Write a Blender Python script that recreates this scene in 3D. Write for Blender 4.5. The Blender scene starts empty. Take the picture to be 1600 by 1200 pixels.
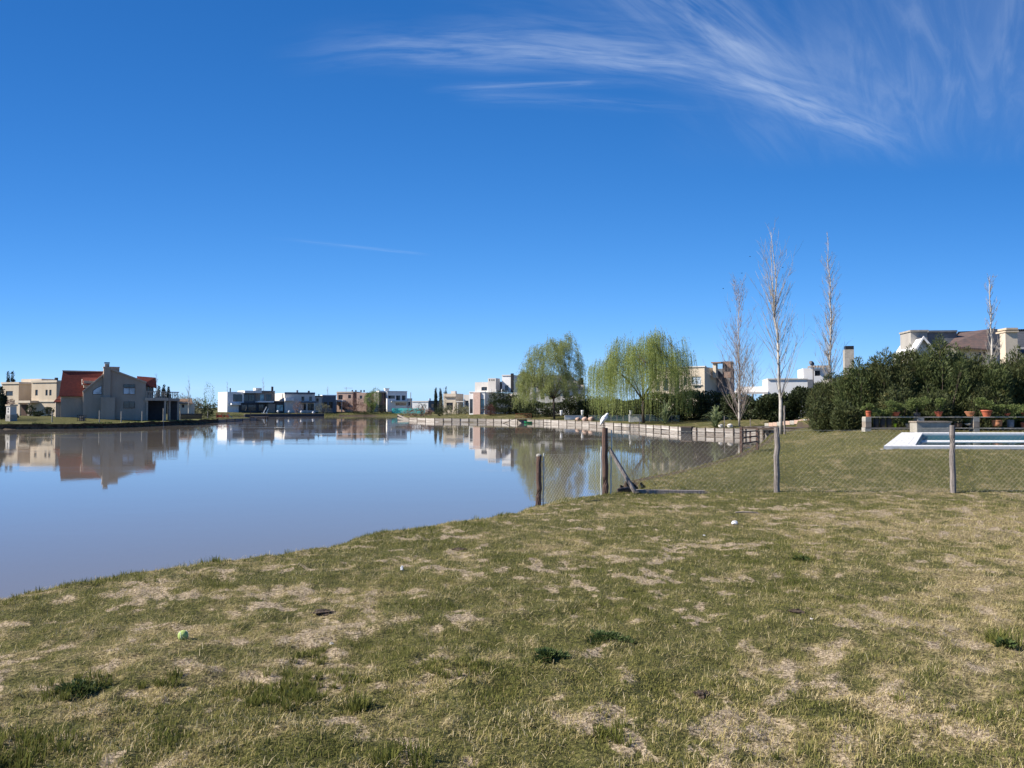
import bpy, math, random
import numpy as np
from mathutils import Vector, Matrix
R = math.radians
rnd = random.Random(7)
scene = bpy.context.scene
COL = scene.collection

# ------------------------------------------------------------------ camera, sky, sun, exposure
EYE = 3.6                                   # eye height above the lake surface (z = 0)
PITCH = math.atan(37 / 1200)
cam_d = bpy.data.cameras.new('camera'); cam = bpy.data.objects.new('camera', cam_d); COL.objects.link(cam)
cam_d.sensor_width = 36; cam_d.lens = 27; cam_d.clip_start = 0.1; cam_d.clip_end = 20000
cam.location = (0, 0, EYE); cam.rotation_euler = (math.pi / 2 + PITCH, 0, 0)
scene.camera = cam

SUN_EL, SUN_AZ = R(37), R(-97)              # azimuth measured from +Y (view direction), negative = left
SUN = Vector((math.sin(SUN_AZ) * math.cos(SUN_EL), math.cos(SUN_AZ) * math.cos(SUN_EL), math.sin(SUN_EL)))
sd_ = bpy.data.lights.new('sun', 'SUN'); sun = bpy.data.objects.new('sun', sd_); COL.objects.link(sun)
sd_.energy = 5.0; sd_.angle = R(0.53); sd_.color = (1.0, 0.93, 0.83)
sun.rotation_euler = (-SUN).to_track_quat('-Z', 'Y').to_euler()
sun.location = (-60, 0, 60)

world = bpy.data.worlds.new('World'); scene.world = world; world.use_nodes = True
world.cycles.sampling_method = 'MANUAL'; world.cycles.sample_map_resolution = 256
wt = world.node_tree; wt.nodes.clear()


class NT:
    """small helper to write node trees as expressions"""
    def __init__(self, tree): self.t = tree
    def n(self, typ, **kw):
        nd = self.t.nodes.new(typ)
        for k, v in kw.items(): setattr(nd, k, v)
        return nd
    def put(self, sock, v):
        if hasattr(v, 'is_output'): self.t.links.new(v, sock)
        elif v is not None:
            if isinstance(v, (tuple, list)) and len(v) == 3 and sock.type == 'RGBA': v = (*v, 1)
            sock.default_value = v
    def m(self, op, a, b=None, c=None, clamp=False):
        nd = self.n('ShaderNodeMath', operation=op, use_clamp=clamp)
        for i, v in enumerate((a, b, c)):
            if v is not None: self.put(nd.inputs[i], v)
        return nd.outputs[0]
    def ss(self, v, lo, hi, a=0.0, b=1.0):
        nd = self.n('ShaderNodeMapRange', interpolation_type='SMOOTHSTEP')
        for k, x in (('Value', v), ('From Min', lo), ('From Max', hi), ('To Min', a), ('To Max', b)): self.put(nd.inputs[k], x)
        return nd.outputs[0]
    def comb(self, x, y, z):
        nd = self.n('ShaderNodeCombineXYZ')
        for i, v in enumerate((x, y, z)): self.put(nd.inputs[i], v)
        return nd.outputs[0]
    def noise(self, vec, scale, detail=4, rough=.55, dist=0.0):
        nd = self.n('ShaderNodeTexNoise')
        self.put(nd.inputs['Vector'], vec)
        for k, x in (('Scale', scale), ('Detail', detail), ('Roughness', rough), ('Distortion', dist)): self.put(nd.inputs[k], x)
        return nd.outputs['Fac']
    def mix(self, f, a, b):
        nd = self.n('ShaderNodeMix', data_type='RGBA')
        self.put(nd.inputs[0], f); self.put(nd.inputs[6], a); self.put(nd.inputs[7], b)
        return nd.outputs[2]
    def vscale(self, vec, s):
        nd = self.n('ShaderNodeVectorMath', operation='MULTIPLY')
        self.put(nd.inputs[0], vec); self.put(nd.inputs[1], s)
        return nd.outputs[0]
    def bump(self, h, strength, dist=.02):
        nd = self.n('ShaderNodeBump')
        self.put(nd.inputs['Height'], h); self.put(nd.inputs['Strength'], strength); self.put(nd.inputs['Distance'], dist)
        return nd.outputs[0]


w = NT(wt)
sky = w.n('ShaderNodeTexSky', sky_type='NISHITA', sun_disc=False, sun_elevation=SUN_EL, sun_rotation=SUN_AZ % (2 * math.pi))
sky.altitude = 0; sky.air_density = 1.0; sky.dust_density = 0.1; sky.ozone_density = 4.0
tc = w.n('ShaderNodeTexCoord'); sx = w.n('ShaderNodeSeparateXYZ'); wt.links.new(tc.outputs['Generated'], sx.inputs[0])
dx, dy, dz = sx.outputs
zz = w.m('MAXIMUM', dz, 0.03)
a_ = w.m('DIVIDE', dx, zz); b_ = w.m('DIVIDE', dy, zz)      # position on a flat cloud layer overhead


def gauss(q, wid):
    t = w.m('DIVIDE', q, wid)
    return w.m('EXPONENT', w.m('MULTIPLY', w.m('MULTIPLY', t, t), -1.0))


def band(c0, c1, c2, wid, a0, a1, a2, a3, fscale, fstretch, amp, seed):
    c = w.m('ADD', w.m('ADD', w.m('MULTIPLY', a_, c1), c0), w.m('MULTIPLY', w.m('MULTIPLY', a_, a_), c2))
    wob = w.m('MULTIPLY', w.m('SUBTRACT', w.noise(w.comb(a_, b_, seed + 9.1), 1.6, 3), .5), wid * 1.6)
    q = w.m('ADD', w.m('SUBTRACT', b_, c), wob)
    fib = w.noise(w.comb(w.m('MULTIPLY', a_, 1.2), w.m('MULTIPLY', q, fstretch), seed), fscale, 5, .62, .4)
    along = w.m('MULTIPLY', w.ss(a_, a0, a1), w.ss(a_, a3, a2))
    return w.m('MULTIPLY', w.m('MULTIPLY', w.m('MULTIPLY', gauss(q, wid), along), w.ss(fib, .25, .85)), amp * .8)


dens = band(2.11, .09, .31, .105, -.75, .0, 1.0, 1.75, 2.3, 6, .74, 1.3)
dens = w.m('ADD', dens, band(2.00, .10, .30, .15, -.3, .2, .8, 1.4, 1.6, 4.5, .42, 4.7))
dens = w.m('ADD', dens, band(2.36, -.10, .1, .030, -.30, -.12, .16, .45, 3.0, 10, .42, 7.9))
dens = w.m('ADD', dens, band(2.46, .06, .1, .05, -.22, -.05, .3, .8, 3.0, 8, .22, 11.9))
dens = w.m('ADD', dens, band(5.28, .55, 0.0, .05, -1.5, -.95, -.72, -.50, 3.0, 6, .34, 15.3))
# plume falling from the top of the view and the thin veil on the right
e1 = w.m('SUBTRACT', a_, w.m('ADD', w.m('MULTIPLY', w.m('SUBTRACT', b_, 1.85), .85), .42))
pf = w.noise(w.comb(w.m('MULTIPLY', e1, 9), w.m('MULTIPLY', b_, 1.6), 2.2), 1.8, 5, .6, .5)
pl = w.m('MULTIPLY', w.m('MULTIPLY', gauss(e1, .15), w.ss(b_, 2.38, 2.05)), w.m('MULTIPLY', w.ss(pf, .25, .85), .5))
dens = w.m('ADD', dens, pl)
ang = w.m('SUBTRACT', a_, w.m('MULTIPLY', b_, .62))
vf = w.noise(w.comb(w.m('MULTIPLY', ang, 7), w.m('MULTIPLY', b_, 1.1), 6.4), 1.5, 6, .6, .8)
vm = w.m('MULTIPLY', w.m('MULTIPLY', w.ss(a_, .45, 1.15), w.ss(b_, 3.3, 2.3)), w.ss(b_, .2, 1.6))
dens = w.m('ADD', dens, w.m('MULTIPLY', vm, w.m('ADD', w.m('MULTIPLY', w.ss(vf, .35, .9), .26), .085)))
dens = w.m('MINIMUM', w.m('MULTIPLY', dens, .64), .42)
dens = w.m('MULTIPLY', dens, w.ss(dz, .04, .12))
hs = w.n('ShaderNodeHueSaturation'); hs.inputs['Hue'].default_value = .5
hs.inputs['Saturation'].default_value = 1.0; hs.inputs['Value'].default_value = 1.0
lift = w.comb(w.m('MULTIPLY', dx, .35), dy, w.m('ADD', w.m('MULTIPLY', w.m('MAXIMUM', dz, 0.0), 0.95), .05))     # clear air: no yellow dust band on the horizon
nv = w.n('ShaderNodeVectorMath', operation='NORMALIZE'); wt.links.new(lift, nv.inputs[0]); wt.links.new(nv.outputs[0], sky.inputs[0])
wt.links.new(sky.outputs[0], hs.inputs['Color'])
cl = w.n('ShaderNodeVectorMath', operation='MINIMUM'); wt.links.new(hs.outputs[0], cl.inputs[0]); cl.inputs[1].default_value = (3.7, 5.2, 6.2)
sr = w.n('ShaderNodeSeparateXYZ'); wt.links.new(cl.outputs[0], sr.inputs[0])     # colour response of the camera: deeper zenith, clear blue
skyg = w.comb(*[w.m('MULTIPLY', w.m('POWER', sr.outputs[k], g), q) for k, (g, q) in enumerate(((2.10, .19), (1.40, .475), (1.3, .69)))])
skyc = w.mix(dens, skyg, (4.6, 5.3, 6.3))
bg = w.n('ShaderNodeBackground'); w.put(bg.inputs['Color'], skyc); bg.inputs['Strength'].default_value = 0.1
wo = w.n('ShaderNodeOutputWorld'); wt.links.new(bg.outputs[0], wo.inputs[0])

vs = scene.view_settings
vs.view_transform = 'Standard'; vs.look = 'None'; vs.gamma = 1; vs.use_curve_mapping = False; vs.exposure = 0.72
scene.cycles.max_bounces = 5; scene.cycles.diffuse_bounces = 2; scene.cycles.glossy_bounces = 3; scene.cycles.transparent_max_bounces = 8
scene.cycles.caustics_reflective = False; scene.cycles.caustics_refractive = False

# ------------------------------------------------------------------ pixel <-> place helpers
CAMP = np.array((0, 0, EYE))


def ray(px, py):
    cx, cy = (px - 800) / 1200, (600 - py) / 1200
    ca, sa = math.cos(PITCH), math.sin(PITCH)
    return np.array((cx, ca - cy * sa, sa + cy * ca))


def at(px, py, Y):
    d = ray(px, py); return CAMP + d * (Y / d[1])


# ------------------------------------------------------------------ noise + terrain
def _h(ix, iy, s):
    h = (ix.astype(np.int64) * 374761393 + iy.astype(np.int64) * 668265263 + s * 974634777) & 0xffffffff
    h = ((h ^ (h >> 13)) * 1274126177) & 0xffffffff
    return ((h ^ (h >> 16)) & 0xffff) / 65535.0


def vnoise(x, y, s=0):
    ix, iy = np.floor(x), np.floor(y); fx, fy = x - ix, y - iy
    fx = fx * fx * (3 - 2 * fx); fy = fy * fy * (3 - 2 * fy)
    a, b = _h(ix, iy, s), _h(ix + 1, iy, s); c, d = _h(ix, iy + 1, s), _h(ix + 1, iy + 1, s)
    return (a + (b - a) * fx) * (1 - fy) + (c + (d - c) * fx) * fy


def fbm(x, y, s=0, o=4):
    t, amp, tot = 0, 1, 0
    for i in range(o):
        t = t + amp * vnoise(x * 2 ** i + 17.3 * i, y * 2 ** i - 9.1 * i, s + i); tot += amp; amp *= .5
    return t / tot


def sst(lo, hi, v):
    t = np.clip((v - lo) / (hi - lo), 0, 1); return t * t * (3 - 2 * t)


LAKE = [(-42, -36, 'n'), (-13.6, -1.5, 'n'), (-6.3, 8.0, 'n'), (-3.6, 11.7, 'n'), (-2.4, 13.9, 'n'), (-1.0, 15.9, 'n'), (.7, 18.4, 'n'),
        (2.3, 19.9, 'k'), (5.0, 24.2, 'k'), (8.2, 30.6, 'k'), (13.2, 42.5, 'k'), (18.2, 56, 'k'), (25.5, 70, 'k'), (33, 80, 'k'), (37, 85, 'k'), (35, 95, 'w'),
        (31.0, 97, 'w'), (28.6, 99, 'w'), (24.1, 105, 'w'), (20.8, 125, 'w'), (18.1, 136, 'w'), (13.3, 160, 'w'), (7.2, 173, 'w'),
        (-6.3, 188, 'w'), (-19.4, 194, 'w'), (-28.5, 214, 'w'), (-38.9, 262, 'w'), (-37, 284, 'f'), (-24, 300, 'f'), (-30, 328, 'f'),
        (-50, 335, 'f'), (-72, 333, 'f'), (-98, 312, 'f'), (-104, 298, 'f'), (-101, 262, 'f'), (-84, 232, 'f'), (-74, 222, 'v'), (-71.5, 215, 'v'),
        (-72, 188, 'b'), (-69.2, 166, 'b'), (-70, 140, 'b'), (-76, 131, 'b'), (-85.3, 128, 'b'), (-150, 122, 'b'), (-260, 130, 'b'), (-260, -36, 'n')]
LP = np.array([(p[0], p[1]) for p in LAKE], float); LT = [p[2] for p in LAKE]


def shore(x, y):
    """signed distance to the shoreline (positive on land) and the kind of the nearest bank"""
    best = np.full(x.shape, 1e9); kind = np.zeros(x.shape, int); ins = np.zeros(x.shape, bool)
    kinds = 'nkwvbf'
    for i in range(len(LP)):
        ax, ay = LP[i]; bx, by = LP[(i + 1) % len(LP)]
        ex, ey = bx - ax, by - ay
        t = np.clip(((x - ax) * ex + (y - ay) * ey) / (ex * ex + ey * ey), 0, 1)
        d = np.hypot(x - ax - t * ex, y - ay - t * ey)
        m = d < best; best = np.where(m, d, best); kind = np.where(m, kinds.index(LT[i]), kind)
        c = ((ay > y) != (by > y)) & (x < ex * (y - ay) / (ey if ey else 1e-9) + ax)
        ins ^= c
    return np.where(ins, -best, best), kind


def terrain(x, y, rough=True):
    x = np.asarray(x, float); y = np.asarray(y, float)
    s, k = shore(x, y)
    r = np.hypot(x, y)
    if rough:      # ragged near edge
        near = (k == 0) | (k == 4)
        s = s + np.where(near, (fbm(x * .9, y * .9, 41, 3) - .5) * 1.05 + (fbm(x * 4, y * 4, 45, 2) - .5) * .16, 0)
    base_n = 1.95 - .21 * sst(3, 16, y) + .60 * sst(17.6, 23, y) * sst(.3, 6.5, s)
    base_w = .90 + 1.0 * sst(1, 22, s)
    base_b = .80 + .95 * sst(1, 24, s)
    base_f = .9 + .9 * sst(3, 25, s)
    z = np.zeros_like(x)
    for i, (bw, base, pw) in enumerate(((2.3, base_n, 2.2), (.75, base_n, 2.0), (1.5, base_w, 1), (1.5, base_b - .1, 1), (.8, base_b, 1.6), (3, base_f, 2))):
        t = np.clip(s / bw, 0, 1)
        zi = base * (1 - (1 - t) ** pw)
        z = np.where(k == i, zi, z)
    z = np.where(s < 0, -1.0 * np.clip(-s / 2.5, 0, 1) - .02, z)
    if rough:
        land = np.clip(s / 1.5, 0, 1)
        fade = np.clip(1 - r / 60, 0, 1)
        z = z + land * fade * ((fbm(x * .8, y * .8, 3, 3) - .5) * .10 + (fbm(x * 3.1, y * 3.1, 5, 3) - .5) * .075 + (fbm(x * 10, y * 10, 8, 2) - .5) * .045)
        z = z + land * np.clip(r / 60, 0, 1) * (fbm(x * .15, y * .15, 13, 3) - .5) * .18
    z = np.where(in_pool(x, y, -.22), .7, z)
    return z


POOL = [(11.3, 23.4), (18.5, 36.5), (33.0, 36.3), (21.5, 23.2)]


def in_pool(x, y, grow=0.0):
    m_ = np.ones(np.shape(x), bool); c = np.mean(POOL, 0)
    for i in range(4):
        ax, ay = POOL[i]; bx, by = POOL[(i + 1) % 4]; L = math.hypot(bx - ax, by - ay)
        m_ &= ((x - ax) * (by - ay) - (y - ay) * (bx - ax)) / L > -grow
    return m_


def gz(x, y): return float(terrain(np.array([x]), np.array([y]))[0])


def ground_px(px, Y):
    """point on the terrain at depth Y in the direction of image column px"""
    X = (px - 800) / 1200 * Y
    return X, Y, gz(X, Y)


def hit(px, py):
    """point of the terrain under pixel (px, py)"""
    d = ray(px, py); ts = np.geomspace(2.5, 400, 2400)
    P = CAMP[:, None] + d[:, None] * ts
    below = P[2] < np.maximum(terrain(P[0], P[1]), 0)
    i = int(np.argmax(below)); return float(P[0][i]), float(P[1][i]), gz(P[0][i], P[1][i])


def masks(x, y, s):
    """how dry (straw) and how bare (earth) the turf is"""
    wx_ = (fbm(x * 1.2, y * 1.2, 101, 3) - .5) * .55; wy_ = (fbm(x * 1.2 + 31, y * 1.2, 103, 3) - .5) * .55
    x0_, y0_ = x, y; xr = (x + wx_) * .88 - (y + wy_) * .47; yr = (x + wx_) * .47 + (y + wy_) * .88; x, y = xr * 1.12, yr * .88
    n1 = fbm(x * .6 + 3, y * .6, 21, 4); n2 = fbm(x * 3.0, y * 3.0 + 5, 25, 4); n3 = fbm(x * .16, y * .16, 29, 3); n4 = fbm(x * 6.5, y * 6.5, 27, 3)
    bmod = fbm(x * .9 - 7, y * .9, 33, 4); x, y = x0_, y0_
    right = sst(.5, 6.5, x - .22 * y + 1.2)
    dry = sst(.27, .75, .25 * n1 + .34 * n2 + .36 * n4 + .15 * n3 - .05 + .10 * right * sst(16.5, 12, y))
    bare = sst(.518, .655, .34 * n2 + .22 * bmod + .44 * n4 + .030 * (1 - right) * sst(13, 8, y) - .02 * right)
    beyond = sst(16.8, 18.5, y)
    dry = dry * (1 - .35 * beyond); bare = bare * (1 - .7 * beyond)
    edge = sst(2.9, 1.2, s)
    bare = bare * (.50 + .50 * sst(.40, .58, fbm(x * 8.5, y * 8.5, 107, 3)))
    return dry, bare * (1 - edge * .6)


# ------------------------------------------------------------------ materials
def newmat(name):
    m = bpy.data.materials.new(name); m.use_nodes = True; m.node_tree.nodes.clear()
    t = NT(m.node_tree); out = t.n('ShaderNodeOutputMaterial')
    return m, t, out


def principled(t, out, col, rough=.8, spec=.3, normal=None, metal=0.0):
    b = t.n('ShaderNodeBsdfPrincipled')
    t.put(b.inputs['Base Color'], col); t.put(b.inputs['Roughness'], rough); b.inputs['Specular IOR Level'].default_value = spec
    b.inputs['Metallic'].default_value = metal
    if normal is not None: t.put(b.inputs['Normal'], normal)
    if out: t.t.links.new(b.outputs[0], out.inputs[0])
    return b


def M(name, c1, c2=None, rough=.85, scale=2.0, spec=.25, bump=.0, bscale=30., streak=None, metal=0.0):
    """surface with two tones mixed by noise; streak stretches the noise (rain marks, grain)"""
    m, t, out = newmat(name)
    co = t.n('ShaderNodeTexCoord').outputs['Object']
    if c2 is None: c2 = tuple(v * .82 for v in c1)
    v = t.vscale(co, streak) if streak else co
    f = t.ss(t.noise(v, scale, 6, .6), .32, .68)
    col = t.mix(f, c2, c1)
    f2 = t.noise(co, scale * 9, 3, .6)
    hs_ = t.n('ShaderNodeHueSaturation'); t.put(hs_.inputs['Color'], col)
    t.put(hs_.inputs['Value'], t.m('ADD', t.m('MULTIPLY', f2, .24), .88))
    nrm = t.bump(t.noise(co, bscale, 4, .6), bump, .03) if bump else None
    principled(t, out, hs_.outputs[0], rough, spec, nrm, metal)
    return m


def leafmat(name, c1, c2, c3=None, trans=.25, nscale=.9, rough=.6):
    m, t, out = newmat(name)
    g = t.n('ShaderNodeNewGeometry'); co = t.n('ShaderNodeTexCoord').outputs['Object']
    f = t.m('ADD', t.m('MULTIPLY', g.outputs['Random Per Island'], .55), t.m('MULTIPLY', t.noise(co, nscale, 3), .6), clamp=True)
    col = t.mix(t.ss(f, .25, .85), c1, c2)
    if c3: col = t.mix(t.ss(t.noise(co, nscale * 2.3, 3), .58, .74), col, c3)
    b = principled(t, None, col, rough, .2)
    tr = t.n('ShaderNodeBsdfTranslucent'); t.put(tr.inputs[0], col)
    mx = t.n('ShaderNodeMixShader'); mx.inputs[0].default_value = trans
    t.t.links.new(b.outputs[0], mx.inputs[1]); t.t.links.new(tr.outputs[0], mx.inputs[2]); t.t.links.new(mx.outputs[0], out.inputs[0])
    return m


def tilemat(name, c1, c2, course=.36, width=.24):
    """roof tiles too small to tell apart: wavy courses in fine relief"""
    m, t, out = newmat(name)
    co = t.n('ShaderNodeTexCoord').outputs['Object']; s = t.n('ShaderNodeSeparateXYZ'); t.put(s.inputs[0], co)
    fr = t.m('FRACT', t.m('DIVIDE', s.outputs[2], course))
    wv = t.m('SINE', t.m('MULTIPLY', t.m('ADD', s.outputs[0], s.outputs[1]), 6.28 / width))
    h = t.m('ADD', fr, t.m('MULTIPLY', wv, .35))
    f = t.ss(t.noise(co, 2.2, 6, .7), .3, .7)
    col = t.mix(f, c2, c1)
    joint = t.ss(fr, .12, .0)
    col = t.mix(t.m('MULTIPLY', joint, .6), col, tuple(v * .35 for v in c1))
    principled(t, out, col, .8, .2, t.bump(h, .6, .05))
    return m


def glassmat(name, col, rough=.04):
    m, t, out = newmat(name); co = t.n('ShaderNodeTexCoord').outputs['Object']
    c = t.mix(t.ss(t.noise(co, .7, 2), .4, .6), col, tuple(v * 1.8 for v in col))
    principled(t, out, c, rough, .6, t.bump(t.noise(co, .8, 2), .03, .05)); return m


MAT = dict(
    cream=M('cream_render', (.60, .50, .37), (.53, .43, .31), scale=.6, streak=(1, 1, .3)),
    cream2=M('sand_render', (.66, .57, .44), (.58, .49, .38), scale=.6, streak=(1, 1, .3)),
    taupe=M('taupe_render', (.43, .355, .28), (.36, .295, .23), scale=.5, streak=(1, 1, .35), bump=.1),
    taupe2=M('taupe_trim', (.50, .41, .32), scale=.8),
    white=M('white_render', (.80, .79, .77), (.72, .71, .69), scale=.6, streak=(1, 1, .3)),
    offwhite=M('offwhite_render', (.68, .64, .58), (.60, .56, .51), scale=.6, streak=(1, 1, .3)),
    halfshade=M('half_shaded_offwhite', (.40, .38, .34), (.33, .31, .28), scale=.6, streak=(1, 1, .3)),  # off-white render darkened, the tower's half shade is put into its colour
    pink=M('pink_stone', (.62, .44, .37), (.52, .36, .30), scale=2.5, bump=.2),
    brick=M('brown_brick', (.26, .17, .13), (.18, .12, .09), scale=2.5, bump=.2),
    pinkbrick=M('pale_brick', (.52, .37, .29), (.44, .30, .23), scale=2, bump=.2),
    stone=M('tan_stone', (.36, .30, .24), (.24, .20, .16), scale=3, bump=.3),
    slate=M('slate_grey', (.17, .18, .20), (.12, .13, .145), scale=1.2),
    darkgrey=M('dark_render', (.07, .075, .085), (.05, .052, .06), scale=1.2),
    black=M('black_metal', (.02, .02, .022), rough=.5),
    red=tilemat('red_tiles', (.25, .058, .038), (.17, .042, .030)),
    slateroof=tilemat('slate_tiles', (.085, .09, .105), (.055, .06, .07), .3, .2),
    sunlitroof=tilemat('sunlit_slate_tiles', (.19, .12, .10), (.10, .085, .08), .3, .2),  # slate reddened: sunlight on the left roof slope is put into its colour
    brownroof=tilemat('brown_tiles', (.25, .16, .10), (.19, .12, .08)),
    tanroof=M('tan_roof', (.58, .37, .14), (.46, .29, .11), scale=1.5),
    glass=glassmat('dark_glass', (.018, .022, .028)),
    paleglass=glassmat('pale_glass', (.20, .33, .33), .12),
    blueglass=glassmat('pale_blue_glass', (.30, .34, .38), .1),
    frame=M('window_frame', (.12, .11, .10), rough=.5), wframe=M('white_window_frame', (.7, .69, .66), rough=.5),
    door=M('brown_door', (.085, .05, .035), rough=.6, streak=(6, 6, .4)),
    conc=M('concrete', (.42, .39, .34), (.30, .28, .24), scale=2.5, bump=.3),
    panel=M('weathered_panel', (.42, .385, .345), (.17, .15, .13), scale=1.3, bump=.4, bscale=9, streak=(.6, .6, 3.0)),
    panel2=M('pale_panel', (.53, .495, .45), (.24, .21, .18), scale=1.6, bump=.4, bscale=9, streak=(.6, .6, 3.0)),
    panel3=M('stained_panel', (.38, .335, .295), (.14, .12, .10), scale=1.5, bump=.4, bscale=9, streak=(.6, .6, 3.0)),
    timber=M('dark_timber', (.10, .075, .058), (.055, .042, .034), scale=3, bump=.4, streak=(4, 4, .5)),
    redwood=M('brown_post_wood', (.155, .095, .072), (.075, .05, .041), scale=5, bump=.5, bscale=25, streak=(5, 5, .35)),
    greywood=M('grey_weathered_wood', (.30, .265, .24), (.15, .13, .12), scale=6, bump=.5, bscale=30, streak=(5, 5, .4)),
    orangewood=M('orange_timber', (.42, .17, .08), (.30, .12, .06), scale=3),
    galv=M('galvanised_steel', (.62, .64, .60), (.50, .53, .50), rough=.45, scale=8, spec=.5),
    wire=M('galvanised_wire', (.58, .57, .46), (.46, .45, .36), rough=.5, spec=.5),
    terra=M('terracotta', (.52, .15, .085), (.40, .11, .06), scale=4),
    terra2=M('pale_terracotta', (.55, .26, .14), (.44, .19, .10), scale=4),
    blackpot=M('black_plastic', (.03, .035, .045), rough=.45, spec=.4),
    lime=M('lime_plastic', (.42, .62, .03), rough=.4),
    bluepot=M('bluegrey_glaze', (.20, .24, .30), (.13, .16, .2), rough=.4),
    soil=M('soil', (.09, .065, .045), (.05, .036, .026), scale=6, bump=.6),
    tilew=M('white_pool_tile', (.80, .79, .76), (.72, .70, .66), scale=2, rough=.6),
    basin=M('pool_paint', (.16, .34, .36), (.11, .27, .30), scale=1, rough=.6),
    feather=M('white_feathers', (.85, .84, .82), (.78, .77, .76), scale=12, bump=.3, bscale=40),
    horn=M('dark_bill', (.05, .045, .04), rough=.4),
    bark=M('willow_bark', (.12, .09, .07), (.06, .045, .036), scale=4, bump=.6, streak=(3, 3, .6)),
    palebark=M('poplar_bark', (.56, .52, .46), (.32, .29, .25), scale=1.6, bump=.3, streak=(1, 1, 1.6)),
    twig=M('grey_twigs', (.38, .345, .30), (.27, .245, .215), scale=2),
    redtwig=M('reddish_twigs', (.34, .28, .235), (.23, .185, .155), scale=2),
    redmetal=M('red_paint', (.45, .07, .05), rough=.5),
    greenpaint=M('green_paint', (.03, .35, .14), rough=.5),
    teal=M('teal_netting', (.05, .36, .36), (.035, .27, .28), scale=3),
    tanplastic=M('tan_cloth', (.55, .48, .40)),
    ball=M('tennis_felt', (.55, .68, .22), (.40, .52, .17), scale=25, bump=.6, bscale=200, rough=.95),
    seam=M('ball_seam', (.75, .75, .68)),
    litter=M('white_plastic_bag', (.80, .80, .80), (.66, .67, .68), scale=10, rough=.4),
    willow=leafmat('willow_leaves', (.22, .275, .075), (.38, .42, .145), None, .45, .5),
    willow2=leafmat('feathery_willow_leaves', (.21, .25, .085), (.36, .39, .15), None, .42, .5),
    hedge=leafmat('dark_hedge_leaves', (.028, .040, .017), (.055, .070, .027), (.075, .078, .028), .15, .9),
    cypress=leafmat('cypress_sprays', (.050, .064, .026), (.098, .112, .040), (.165, .135, .045), .18, .8),
    cypress2=leafmat('bright_cypress_sprays', (.055, .075, .027), (.11, .135, .046), (.15, .135, .045), .18, .8),
    conifer=leafmat('conifer_needles', (.020, .034, .024), (.040, .058, .036), None, .1, .9),
    greenleaf=leafmat('fresh_leaves', (.12, .17, .04), (.21, .27, .08), None, .3, .6),
    olive=leafmat('olive_leaves', (.15, .15, .09), (.24, .23, .14), None, .25, .6),
    redleaf=leafmat('plum_leaves', (.10, .035, .035), (.17, .075, .06), None, .25, .6),
    brownleaf=leafmat('brown_twig_mass', (.20, .12, .09), (.30, .19, .15), None, .15, .6),
    bonsai=leafmat('bonsai_leaves', (.085, .12, .035), (.18, .22, .07), None, .25, 3.0),
    flax=leafmat('flax_blades', (.11, .15, .055), (.27, .31, .16), None, .25, 2.0),
    weed=leafmat('weed_leaves', (.050, .080, .022), (.105, .14, .045), None, .25, 6.0),
    farwood=leafmat('far_wood_leaves', (.060, .070, .045), (.10, .105, .06), (.12, .10, .08), .15, .05),
)

# ------------------------------------------------------------------ mesh helpers
BOXF = [(0, 1, 2, 3), (7, 6, 5, 4), (0, 4, 5, 1), (1, 5, 6, 2), (2, 6, 7, 3), (3, 7, 4, 0)]


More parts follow.
